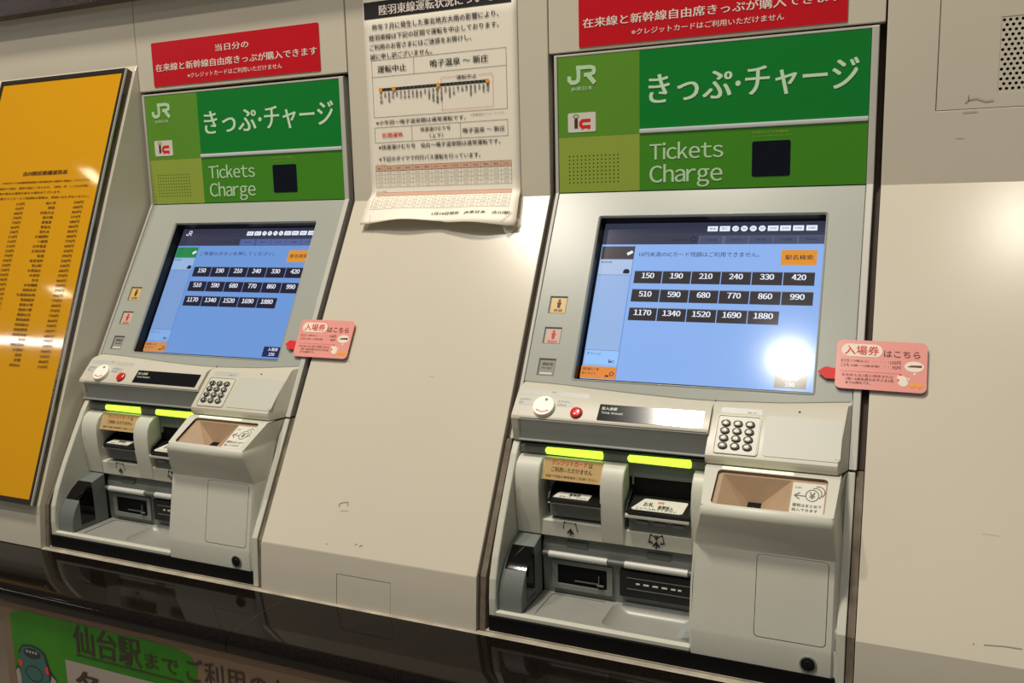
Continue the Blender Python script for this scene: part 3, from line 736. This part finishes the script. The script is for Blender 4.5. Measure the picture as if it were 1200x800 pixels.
    m.poly([FO2(.3190, 0, -.005), FO2(.3262, .0035, -.005), FO2(.3262, .0620, -.005), FO2(.3190, .0625, -.005)])
    m.poly([FO2(.3190, 0, -.005), FO2(.4592, 0, -.005), FO2(.4592, .0035, -.005), FO2(.3262, .0035, -.005)])
    m.poly([TR, FO2(.4592, .0035, -.005), FO2(.4592, .0625, -.005), BR])
    P('coin_funnel', m, BRONZE, cm)
    P('coin_hole', MB().poly([(p[0], p[1], p[2]+.0004) for p in (hTL, hTR, hBR, hBL)]), BLACKM, cm)
    P('coin_flap', MB().box(x0+.3680, x0+.3694, -.282, -.275, hz-.001, hz+.0050), mat('flap_steel', (120, 120, 130), .3, metal=.6), cm)
    cst = P('coin_sticker', MB().plate(FO2, rect(.4165, .0060, .4568, .0600), n0=-.005, n1=-.0044), PAPERW, cm)
    FOV = flip(FO2); w_ = MB(); nn = -.0040
    write(w_, FOV, 'Coin', .4195, .4275, -.0165, -.0125, nn)
    for k in range(3):
        if k == 0: w_.ring(FO2, .4415, .0270, .0078, .0012, nn, rv=.0098)
        else: w_.ring(FO2, .4415+k*.0034, .0270-k*.0034, .0078, .0012, nn, rv=.0098, a0=math.radians(-115), a1=math.radians(50))
    write(w_, FOV, '¥', .4378, .4452, -.0330, -.0215, nn, bold=.02)
    w_.stroke(FO2, [(.4335, .0290), (.4205, .0290)], .0016, nn); w_.stroke(FO2, [(.4265, .0235), (.4200, .0290), (.4265, .0350)], .0016, nn)
    write(w_, FOV, '硬貨はまとめて', .4190, .4540, -.0480, -.0425, nn, bold=.012); write(w_, FOV, '投入できます', .4190, .4500, -.0555, -.0505, nn, bold=.012)
    P('lettering', w_, INKG, cm)
    # light strip above the coin opening
    P('guide_light', MB().box(*X(.3240, .4155), -.2545, -.250, -.3741, -.3712), LEDW, cm, bevel=.0004, label='bright white guide light over the coin opening')
    return t

def screen(t, SL0, SV0, msg, glare):
    n0 = -.0100                     # layout measured on the glass 10 mm down; the display itself lies 22 mm down
    def SL(u, s_, n): return SL0(.5352+(u-.5352)*1.00981, .7185+(s_-.7185)*1.00981, n-.012)
    def SV(u, v, n): return SL(u, -v, n)
    E_ = lambda nm, c, e=1.0: mat('screen_'+nm, c, .11, emit=e, spec=.5)
    k = '_glare' if glare else ''  # right screen's colours have the lamp glare put into them
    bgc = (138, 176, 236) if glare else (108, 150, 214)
    sc = t.part('display', MB().plate(SL, rect(.0785, .0440, .4340, .3330), n1=n0), mat('screen_border', (8, 8, 9), .2))
    def R_(nm, c, u0, s0, u1, s1, n=.0003, part='screen_area'):
        return t.part(part, MB().plate(SL, rect(u0, s0, u1, s1), n1=n0+n), E_(nm, c), sc)
    gx0, gx1 = .0872, .4300
    R_('bg'+k, bgc, gx0, .0925, gx1, .3222)
    R_('header'+k, (52, 54, 74), gx0, .0545, gx1, .0925)
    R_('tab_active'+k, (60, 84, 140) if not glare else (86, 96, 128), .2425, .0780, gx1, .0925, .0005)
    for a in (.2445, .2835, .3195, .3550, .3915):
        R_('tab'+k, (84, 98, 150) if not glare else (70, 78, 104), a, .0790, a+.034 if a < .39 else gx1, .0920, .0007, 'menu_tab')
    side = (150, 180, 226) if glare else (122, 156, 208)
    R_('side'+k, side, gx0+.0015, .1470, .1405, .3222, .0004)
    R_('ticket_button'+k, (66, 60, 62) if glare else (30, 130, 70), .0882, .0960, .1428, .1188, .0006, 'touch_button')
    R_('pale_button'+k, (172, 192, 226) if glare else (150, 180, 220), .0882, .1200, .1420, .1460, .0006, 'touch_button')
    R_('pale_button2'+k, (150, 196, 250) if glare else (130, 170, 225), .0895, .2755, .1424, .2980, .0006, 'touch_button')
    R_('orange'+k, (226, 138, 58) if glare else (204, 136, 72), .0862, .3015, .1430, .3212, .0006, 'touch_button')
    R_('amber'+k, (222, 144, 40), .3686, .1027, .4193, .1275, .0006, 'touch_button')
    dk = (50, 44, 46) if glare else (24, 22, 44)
    fares = [['150', '190', '210', '240', '330', '420'], ['510', '590', '680', '770', '860', '990'], ['1170', '1340', '1520', '1690', '1880']]
    w_ = MB(); z = n0+.0011
    for j, row in enumerate(fares):
        s0 = .1390+j*.0314
        for i, f in enumerate(row):
            u0 = .1485+i*.0452
            R_('fare_button'+k, dk, u0, s0, u0+.0438, s0+.0214, .0006, 'fare_button')
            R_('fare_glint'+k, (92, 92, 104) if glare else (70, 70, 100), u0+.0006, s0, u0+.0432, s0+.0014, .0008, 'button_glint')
            wd = .0205 if len(f) == 3 else .0280
            write(w_, SV, f, u0+.0219-wd/2, u0+.0219+wd/2, -(s0+.0128), -(s0+.0035), z, bold=.03)
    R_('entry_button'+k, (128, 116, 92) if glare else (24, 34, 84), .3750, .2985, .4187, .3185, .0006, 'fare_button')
    write(w_, SV, '入場券', .3855, .4080, -.3068, -.3005, z, bold=.02)
    write(w_, SV, '150', .3895, .4030, -.3160, -.3100, z, bold=.02)
    for i, u in enumerate((.2624, .2810, .3530, .3709, .3897, .4086)):
        t.part('payment_icon', MB().plate(SL, rect(u-.0078, .0618, u+.0078, .0706), n1=z), E_('white', (236, 242, 255)), sc)
    for u in (.2972, .3103, .3237, .3370): t.part('payment_icon', MB().disc(SL, u, .0662, .0052, z-.0002, z, k=16, rv=.0048), E_('white', (236, 242, 255)), sc)
    if not glare:
        w_.stroke(SV, [(.1000, -.0655), (.1000, -.0690), (.1050, -.0690), (.1060, -.0600), (.1120, -.0600), (.1120, -.0645), (.1075, -.0650), (.1130, -.0700)], .0014, z)
    t.part('ticket_icon', MB().plate(SL, [(.1305, .1080), (.1390, .1035), (.1412, .1075), (.1330, .1125)], n1=z), E_('white', (236, 242, 255)), sc)
    t.part('lettering', w_, E_('white', (236, 242, 255)), sc)
    w_ = MB(); zz = z+.0003
    for u, s_ in ((.2624, '現金'), (.2810, 'IC'), (.2972, '10'), (.3103, '50'), (.3237, '100'), (.3370, '500'), (.3530, '1000'), (.3709, '2000'), (.3897, '5000'), (.4086, '10000')):
        wd = .0030 if .29 < u < .34 else .0052
        write(w_, SV, s_, u-wd, u+wd, -.0680, -.0644, zz, bold=.01)
    write(w_, SV, msg, .1515, .3370, -.1145, -.1062, z)
    write(w_, SV, '新幹線', .0905, .1080, -.1262, -.1225, z); write(w_, SV, 'チャージ', .0920, .1140, -.2835, -.2785, z)
    write(w_, SV, '間違いを', .0890, .1160, -.3085, -.3040, z, bold=.01); write(w_, SV, '払いもどし', .0890, .1120, -.3150, -.3105, z, bold=.01)
    w_.disc(SL, .1345, .1400, .0052, n0, z, k=14, rv=.0040); w_.plate(SL, rect(.1293, .1400, .1397, .1440), n1=z)
    for u, s_ in ((.2550, '日本語'), (.2920, 'English'), (.3290, '中文'), (.3650, '中文繁體'), (.4010, '한국어')): write(w_, SV, s_, u, u+.016, -.0870, -.0835, z)
    write(w_, SV, 'Language', .2000, .2230, -.0870, -.0830, z) if True else None
    w_.ring(SL, .2340, .0840, .0042, .001, z, k=14)
    write(w_, SV, '駅名検索', .3745, .4140, -.1190, -.1110, z+.0002, bold=.01)
    write(w_, SV, 'ic', .1280, .1385, -.2950, -.2895, z, bold=.03)
    w_.plate(SL, rect(.1260, .3150, .1320, .3175), n1=z).ring(SL, .1360, .3125, .0030, .0012, z, k=12)
    t.part('lettering', w_, E_('ink', (20, 28, 64)), sc)
    for r_ in (rect(gx0, .1463, .1425, .1469), rect(.1427, .0930, .1433, .3222), rect(gx0, .2745, .1425, .2750)): t.part('divider', MB().plate(SL, r_, n1=z), E_('line', (70, 100, 160)), sc)

machine(-T, 'left ticket machine beside the yellow fare board, green button on its screen', 'ご希望のボタンを押してください。', False)
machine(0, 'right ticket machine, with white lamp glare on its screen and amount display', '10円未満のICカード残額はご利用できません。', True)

# ================================================================ SIGNS AND NOTICES
# yellow fare board
bl = ((-.022, .275), (-.338, -.55)); BLn = .883
bd = ((bl[1][0]-bl[0][0])/BLn, (bl[1][1]-bl[0][1])/BLn); bn = (bd[1], -bd[0])
FB = lambda u, v, n: (u, bl[0][0]+bd[0]*v+bn[0]*n, bl[0][1]+bd[1]*v+bn[1]*n)
FBV = flip(FB)
YEL = mat('yellow_board', (212, 152, 12), .05, var=.03, vscale=2, spec=.5, bump=.006, bscale=14)
FRM = mat('board_frame_steel', (92, 84, 74), .22, metal=.8)
t = Thing('fare_board', (-1.12, -.33, -.555), 'large yellow fare table board in a steel frame at the left', 'sign board')
bx0, bx1 = -1.305, -.9315
t.part('panel', MB().plate(FB, rect(bx0+.009, .009, bx1-.0095, .8735), n0=-.01, n1=.0), YEL)
fr = MB().plate(FB, rect(bx0, -.001, bx1, .8835), [rect(bx0+.0085, .0085, bx1-.0090, .8740)], n0=-.0215, n1=.0016)
t.part('frame', fr, FRM, bevel=.0005)
t.part('frame_edge', MB().plate(FB, rect(bx1-.0008, -.001, bx1+.0008, .8835), n0=-.002, n1=.0020), SILV)
t.part('frame_edge', MB().plate(FB, rect(bx1-.001, .002, bx1+.0045, .883), n0=-.0215, n1=-.0195), PAPERW)
w_ = MB(); YI = mat('board_ink', (70, 36, 14), .5); n = .0008
write(w_, FBV, '古川駅近距離運賃表', -1.1665, -1.0340, -.2245, -.2150, n, bold=.03)
for s_, a, b, v in (('この運賃表は、990円までのJR線最短経路の普通旅客の運賃を掲出しております。', -1.285, -.9640, .2400), ('また、新幹線を経由する場合、運賃を別記しております。（単位：円　こどもは半額）', -1.285, -.9670, .2520),
                    ('特急券をご利用の場合は運賃が異なる場合がございます。', -1.285, -1.0406, .2630), ('遠い駅までの運賃やＩＣカードご利用時の運賃は、係員におたずねください。', -1.285, -.9576, .2745)):
    write(w_, FBV, s_, a, b, -v-.0020, -v+.0030, n, bold=.012)
cL = '310 420 680 770 770 860 330 510 310 510 330 770 590 330 240 590 590 770 770 310 330 420 770 860'.split()
cR = '590 680 860 210 680 860 860 680 770 680 420 590 590 240 680 770 860 330 770 860 770 680 770 770 860 590 680 680 770 770 860 330 860 510'.split()
nm = '梅ケ沢 野蒜 日和大山 東大崎 東塩釜 東仙台 東矢本 ひ福田町 へ船岡 ほ本塩釜 ま前谷地 松島 松島海岸 松山町 み南仙台 め愛宕 矢本 ゆ有備館 陸前赤井 り陸前谷地 陸前稲井 陸前大塚 陸前小野 陸前山王 陸前高砂 陸前富山 陸前豊里 陸前浜田 利府 陸前落合 わ涌谷 渡波 亘理 岩出山'.split()
for i, p in enumerate(cR):
    v = .2865+i*.01020
    write(w_, FBV, p+'円', -.9965, -.9705, -v-.0030, -v+.0030, n, bold=.006)
    s_ = nm[i % len(nm)]; L_ = .0105*len(s_)
    write(w_, FBV, s_, -1.0490-L_ if len(s_) > 4 else -1.0490-L_*.9, -1.0480, -v-.0030, -v+.0030, n, bold=.012)
for i, p in enumerate(cL):
    v = .2865+i*.01020
    write(w_, FBV, p+'円', -1.1660, -1.1410, -v-.0030, -v+.0030, n, bold=.006)
    if i in (4,): write(w_, FBV, 'くりこま高原', -1.262, -1.205, -v-.0028, -v+.0028, n, bold=.012)
    else: write(w_, FBV, nm[-1-i], -1.262, -1.228, -v-.0028, -v+.0028, n, bold=.012)
t.part('lettering', w_, YI)

# red notices over the machines
REDN = mat('red_notice', (204, 18, 30), .22, coat=.5, bump=.05, bscale=40)
WHN = mat('notice_white', (240, 226, 214), .5)
t = Thing('red_notice', (-.677, -.001, .236), 'red notice with three lines of white text above the left machine', 'sign', 'red notices above the machines')
t.part('sheet', MB().plate(lambda u, v, n: (u, -n-.0002, v), rr(-.8815, .2365, -.4695, .3225, .003), n0=0, n1=.0012), REDN)
w_ = MB(); n = .0020
write(w_, FH, '当日分の', -.7155, -.6330, .2925, .3055, n, bold=.012)
write(w_, FH, '在来線と新幹線自由席きっぷが購入できます', -.8735, -.4750, .2655, .2805, n, bold=.012)
write(w_, FH, '※クレジットカードはご利用いただけません', -.7905, -.5570, .2475, .2572, n, bold=.005)
t.part('lettering', w_, WHN)
t = Thing('red_notice', (.243, -.001, .231), 'red notice cut by the top edge above the right machine', 'sign', 'red notices above the machines')
t.part('sheet', MB().plate(lambda u, v, n: (u, -n-.0002, v), rr(.0380, .2318, .4470, .3170, .0015), n0=0, n1=.0012), REDN)
w_ = MB()
write(w_, FH, '当日分の', .1980, .2790, .2885, .3015, n, bold=.012)
write(w_, FH, '在来線と新幹線自由席きっぷが購入できます', .0450, .4405, .2612, .2762, n, bold=.012)
write(w_, FH, '※クレジットカードはご利用いただけません', .1265, .3590, .2428, .2525, n, bold=.005)
t.part('lettering', w_, WHN)

# paper poster that hangs over the bend and curls off the wall
def FP_(u, v, n):
    uc = (u+.218)/.15
    if v >= .012: return (u, -.0018-n, v)
    s_ = .012-v; f = min(1, s_/.075)
    lift = .0015+.004*math.sin(min(1, s_/.03)*math.pi/2)+.010*f*f*(1-min(1, abs(uc))**4)*(1+.45*math.sin(u*42+1))
    b = .5*(1-math.cos(min(1, s_/.02)*math.pi))     # eased over the bend
    y, z = D[0]*(s_-.008)*b, .012+(D[1]*(s_)-.0)*b-(1-b)*s_
    return (u+(.006*f*(1 if uc > 0 else -1)*abs(uc)**3), y-lift*.866-n*.9-.0015, z+lift*.5*b+n*.4)
PAP = mat('poster_paper', (246, 238, 220), .55, var=.02)
t = Thing('paper_notice', (-.218, -.03, -.07), 'white paper notice with a railway line diagram taped between the machines', 'poster')
m = MB(); us = [-.3705+i*.300/24 for i in range(25)]; bot = lambda u: -.0600+.0045*math.sin((u+.37)*16)-(.002 if u > -.2 else 0)
vs = [0.36, .30, .2, .1, .03, .012, .006, 0, -.005, -.01, -.016, -.022, -.03, -.038, -.046, -.053, None]
grid = [[FP_(u, (v if v is not None else bot(u)), 0) for u in us] for v in vs]
m.loft(grid); sh = t.part('sheet', m, PAP, smooth=60)
md = sh.modifiers.new('thick', 'SOLIDIFY'); md.thickness = .0003
n = .0005; k = MB(); G_ = MB(); Rr = MB(); Or = MB(); Wh = MB(); Ln = MB(); Pk = MB()
def strip(mb, u0, u1, v0, v1, n=n):
    nu = max(1, int((u1-u0)/.02)); nv = max(1, int((v1-v0)/.006)) if v0 < .015 else 1
    for i in range(nu):
        for j in range(nv):
            a, b = u0+(u1-u0)*i/nu, u0+(u1-u0)*(i+1)/nu; c, d = v0+(v1-v0)*j/nv, v0+(v1-v0)*(j+1)/nv
            mb.poly([FP_(a, c, n), FP_(b, c, n), FP_(b, d, n), FP_(a, d, n)])
def boxl(mb, u0, u1, v0, v1, wd=.0006):
    strip(mb, u0, u1, v0, v0+wd); strip(mb, u0, u1, v1-wd, v1); strip(mb, u0, u0+wd, v0, v1); strip(mb, u1-wd, u1, v0, v1)
strip(k, -.3690, -.0800, .3160, .345)
write(Wh, FP_, '陸羽東線運転状況について', -.3370, -.1130, .3205, .3375, .0012, bold=.02)
write(k, FP_, '昨年７月に発生した東北地方大雨の影響により、', -.3525, -.1035, .2955, .3065, .0010, bold=.008)
write(k, FP_, '陸羽東線は下記の区間で運転を中止しております。', -.3600, -.1035, .2785, .2885, .0010, bold=.008)
write(k, FP_, 'ご利用のお客さまにはご迷惑をお掛けし、', -.3600, -.1560, .2620, .2722, .0010, bold=.008)
write(k, FP_, '誠に申し訳ございません。', -.3600, -.2330, .2460, .2560, .0010, bold=.008)
boxl(Ln, -.3580, -.0915, .1440, .2445); strip(Ln, -.3580, -.0915, .2148, .2154); strip(Ln, -.2713, -.2707, .2150, .2440)
write(k, FP_, '運転中止', -.3460, -.2860, .2222, .2342, .0010, bold=.010); write(k, FP_, '鳴子温泉 〜 新庄', -.2380, -.1250, .2235, .2360, .0010, bold=.010)
strip(k, -.3410, -.1260, .1900, .1948)
for i in range(27):
    u = -.337+i*.2075/26
    if i not in (0, 3, 15, 26): strip(G_, u, u+.0022, .1912, .1936, .0010)
for u in (-.3410, -.3135, -.2230, -.1275): t.part('route_stop', MB().disc(FP_, u, .1924, .0038, .0008, .0014, k=14), mat('print_amber', (240, 160, 30), .5))
names = ['小牛田', '北浦', '陸前谷地', '古川', '塚目', '西古川', '東大崎', '西大崎', '岩出山', '有備館', '上野目', '池月', '川渡温泉', '鳴子御殿湯', '鳴子温泉', '中山平温泉', '堺田', '赤倉温泉', '立小路', '最上', '大堀', '鵜杉', '瀬見温泉', '東長沢', '長沢', '南新庄', '新庄']
for i, s_ in enumerate(names):
    u = -.3405+i*.2135/26; big = i in (0, 3, 14, 26)
    hh = (.0066 if big else .0046)*len(s_); wd = .0030 if big else .0023
    write(k, FP_, '\n'.join(s_), u-wd, u+wd, .1880-hh, .1880, .0010, bold=.012)
for i in range(22):
    a = -.2170+i*.1/22
    if not (.030 < a+.217 < .070): strip(Rr, a, a+.0028, .2038, .2046, .0010)
    strip(Rr, a, a+.0028, .1492, .1500, .0010)
for i in range(12):
    b = .1495+i*.0545/12; strip(Rr, -.2172, -.2165, b, b+.0028, .0010); strip(Rr, -.1178, -.1171, b, b+.0028, .0010)
write(k, FP_, '運転中止', -.1870, -.1475, .1990, .2062, .0010, bold=.006)
write(G_, FP_, '※常磐線はイメージです。', -.1620, -.0960, .1365, .1395, .0010)
write(k, FP_, '※小牛田〜鳴子温泉間は通常運転です。', -.3540, -.1710, .1308, .1388, .0010, bold=.006)
boxl(Ln, -.3580, -.0915, .0990, .1265); strip(Ln, -.2803, -.2797, .0990, .1260); strip(Ln, -.1825, -.1819, .0990, .1260)
write(Rr, FP_, '区間運休', -.3415, -.2985, .1080, .1165, .0010, bold=.012)
write(k, FP_, '快速湯けむり号', -.2625, -.2020, .1148, .1225, .0010, bold=.006); write(k, FP_, '（上下）', -.2440, -.2170, .1030, .1105, .0010, bold=.006)
write(k, FP_, '鳴子温泉 〜 新庄', -.1780, -.0970, .1075, .1165, .0010, bold=.006)
write(k, FP_, '※快速湯けむり号　仙台〜鳴子温泉間は通常運転です。', -.3510, -.1060, .0868, .0955, .0010, bold=.006)
write(k, FP_, '※下記のダイヤで代行バス運転を行っています。', -.3510, -.1450, .0655, .0745, .0010, bold=.006)
for v0, v1, hv in ((.0190, .0580, .0485), (-.0295, .0095, .0008)):
    boxl(Ln, -.3595, -.0865, v0, v1, .0004); strip(Pk, -.3595, -.0865, hv, v1, .0003)
    for i in range(1, 14): u = -.3595+i*.273/14; strip(Ln, u, u+.0003, v0, v1)
    for j in range(1, 5): v = v0+(hv-v0)*j/4; strip(Ln, -.3595, -.0865, v, v+.0003)
    for i in range(14):
        for j in range(5):
            u = -.3595+(i+.5)*.273/14; v = (v0+(hv-v0)*(j+.5)/4) if j < 4 else (hv+v1)/2
            write(k if j == 4 else G_, FP_, (['鳴子温泉', '中山平', '堺田', '赤倉', '最上', '瀬見', '新庄'][(i*3+j) % 7]) if j == 4 else '%d:%02d' % (6+(i+j*4) % 13, (i*7+j*11) % 60), u-.0050, u+.0050, v-.0012, v+.0012, .0009)
    write(k, FP_, '代行バス時刻表', -.3590, -.3370, v1+.0008, v1+.0026, .0009)
write(k, FP_, '1月14日現在　JR東日本　古川駅', -.2290, -.0830, -.0460, -.0385, .0010, bold=.006, skew=.001)
t.part('print', k, INK); t.part('print', G_, INKG); t.part('print', Rr, RED); 
t.part('print', Wh, WHN); t.part('print', Ln, mat('print_line_grey', (96, 88, 78), .6)); t.part('print', Pk, mat('print_salmon', (226, 178, 150), .6))
TAPE = mat('clear_tape', (236, 226, 206), .18, alpha=.45, bump=.6, bscale=180)
def tape(pts):
    m = MB().poly([FP_(u, v, .0018) if i in (0, 1) else FSv(u, v, .0016) for i, (u, v) in enumerate(pts)])
    t.part('tape', m, TAPE)
tape([(-.0800, -.0400), (-.0950, -.0590), (-.0800, -.0835), (-.0560, -.0563)])
tape([(-.3540, -.0400), (-.3500, -.0590), (-.3660, -.0655), (-.3745, -.0480)])

# pink tags
PINK = mat('pink_card', (238, 160, 150), .2, coat=.5); CRM = mat('tag_cream', (240, 226, 206), .4)
def tag(x0, label, tilt):
    t = Thing('ticket_tag', (x0+.512, -.14, -.27), label, 'sign', 'pink platform ticket tags')
    def F(u, v, n): return FS(u+x0, v+tilt*(u-.512), n+.0052)
    t.part('card', MB().plate(F, rr(.4562, .2482, .5695, .3185, .0075), n0=-.0006, n1=.0004), PINK)
    a = MB().plate(F, [(.4330, .2970), (.4400, .2905), (.4440, .2888), (.4565, .2908), (.4568, .3062), (.4475, .3058), (.4440, .3062)], n0=-.0006, n1=.0002)
    t.part('arrow', a, RED)
    V = flip(F); m = MB()
    m.plate(F, rr(.4622, .2538, .5142, .2720, .0089, 6), n1=.0007); t.part('print', m, CRM); m = MB()
    t.part('speech_bubble', MB().disc(F, .5538, .2825, .0118, .0003, .0007, k=22, rv=.0075), CRM); t.part('speech_bubble', MB().disc(F, .5545, .2925, .0016, .0003, .0007, k=10), CRM)
    m.disc(F, .5412, .3040, .0066, .0003, .0007, k=18, rv=.0070); m.disc(F, .5375, .2985, .0040, .0003, .0008, k=14); m.plate(F, [(.545, .300), (.5495, .2985), (.5470, .306)], n1=.0007)
    t.part('print', m, CRM)
    m = MB(); write(m, V, '入場券', .4665, .5100, -.2695, -.2560, .0010, bold=.012)
    m.plate(F, rect(.4617, .2934, .5353, .2937), n1=.0008); m.disc(F, .5375, .2948, .0022, .0003, .0009, k=8, rv=.0014); m.disc(F, .5352, .3025, .0010, .0003, .0010, k=8, rv=.0018)
    t.part('print', m, RED)
    m = MB(); write(m, V, 'はこちら', .5160, .5607, -.2705, -.2612, .0009, bold=.004)
    write(m, V, 'おとな', .4625, .4730, -.2805, -.2758, .0009); write(m, V, '（12歳以上）・・・・・', .4750, .5230, -.2798, -.2766, .0009); write(m, V, '150円', .5245, .5372, -.2808, -.2758, .0009)
    write(m, V, 'こども', .4625, .4730, -.2870, -.2824, .0009); write(m, V, '（6歳〜12歳未満）・・', .4750, .5230, -.2864, -.2832, .0009); write(m, V, '70円', .5270, .5372, -.2878, -.2830, .0009)
    write(m, V, 'なおおとな1名に同伴された', .4645, .5290, -.3008, -.2968, .0009); write(m, V, '1歳〜6歳未満のお子さま2名', .4700, .5290, -.3062, -.3022, .0009); write(m, V, 'までは無料です。', .4700, .5010, -.3115, -.3076, .0009)
    m.plate(F, [(.5450, .2832), (.5500, .2808), (.5630, .2802), (.5630, .2832)], n1=.0011)
    t.part('print', m, mat('tag_ink', (96, 50, 42), .5))
    for u in (.5522, .5610): t.part('print', MB().disc(F, u, .3083, .0037, .0003, .0008, k=14, rv=.0034), mat('tag_orange', (244, 160, 30), .5))
tag(0, 'pink tag with a red arrow stuck beside the right machine screen', .012)
tag(-T+.0078, 'pink tag with a red arrow stuck beside the left machine screen', 0)
# green poster under the ledge
t = Thing('green_poster', (-.6, -.468, -1.0), 'green and beige poster with large black text on the wall below the ledge', 'poster')
FG = lambda u, v, n: (u, -.4665-n, v)
BEI = mat('poster_beige', (120, 100, 82), .5, spec=.15); GRN = mat('poster_green', (58, 128, 20), .35, var=.35, vscale=5, rgb2=(26, 96, 22), spec=.15)
t.part('sheet', MB().box(-.862, .35, -.4672, -.4662, -1.0, -.6665), BEI)
m = MB().plate(FG, [(-.842, -1.0), (-.842, -.690), (-.832, -.682), (-.800, -.676), (-.74, -.678), (-.66, -.677), (-.60, -.679), (-.52, -.677), (-.46, -.680), (-.435, -.688), (-.425, -.705), (-.428, -.74), (-.415, -.78), (-.41, -1.0)], n1=.0010)
t.part('print', m, GRN)
m = MB(); PI = mat('poster_ink', (40, 18, 12), .5)
write(m, FG, '仙台駅', -.6905, -.5400, -.7290, -.6790, .0016, bold=.02); write(m, FG, 'まで', -.5330, -.4630, -.7245, -.6985, .0016, bold=.012)
write(m, FG, 'ご利用のお客さまへ', -.4480, -.0800, -.7300, -.6890, .0016, bold=.004)
m.plate(FG, rect(-.6880, -.7345, -.4560, -.7322), n1=.0016)
write(m, FG, '各', -.6960, -.6300, -.8200, -.7600, .0022, bold=.03)
t.part('print', m, PI)
t.part('print', MB().plate(FG, rect(-.7150, -1.0, -.30, -.7475), n1=.0014), mat('poster_white', (150, 138, 130), .4))
# train picture printed on the poster
m = MB().plate(FG, [(-.842, -.86), (-.842, -.790), (-.831, -.776), (-.828, -.752), (-.818, -.741), (-.797, -.737), (-.776, -.740), (-.762, -.748), (-.755, -.775), (-.742, -.790), (-.738, -.86)], n1=.0015)
t.part('train_picture', m, mat('poster_outline', (8, 22, 24), .5))
m = MB().plate(FG, [(-.828, -.86), (-.830, -.790), (-.8275, -.760), (-.8165, -.744), (-.797, -.740), (-.777, -.743), (-.765, -.752), (-.759, -.785), (-.756, -.86)], n1=.0018)
t.part('train_picture', m, mat('poster_teal', (14, 84, 80), .4))
m = MB().disc(FG, -.795, -.7530, .021, .0018, .0020, k=22, rv=.0095); m.ring(FG, -.795, -.79, .020, .0018, .0021, rv=.014)
t.part('train_picture', m, MATS['poster_outline'])
m = MB()
for i in range(4): m.disc(FG, -.8065+i*.0075, -.7505, .0026, .002, .0023, k=10)
m.plate(FG, [(-.840, -.86), (-.840, -.792), (-.832, -.785), (-.828, -.80), (-.832, -.86)], n1=.0021); m.plate(FG, [(-.758, -.86), (-.757, -.80), (-.751, -.785), (-.742, -.792), (-.740, -.86)], n1=.0021)
t.part('train_picture', m, MATS['poster_white'])
m = MB().plate(FG, [(-.829, -.768), (-.819, -.772), (-.824, -.781), (-.830, -.782)], n1=.0023).plate(FG, [(-.766, -.773), (-.758, -.770), (-.757, -.785), (-.764, -.783)], n1=.0023)
t.part('train_picture', m, RED)
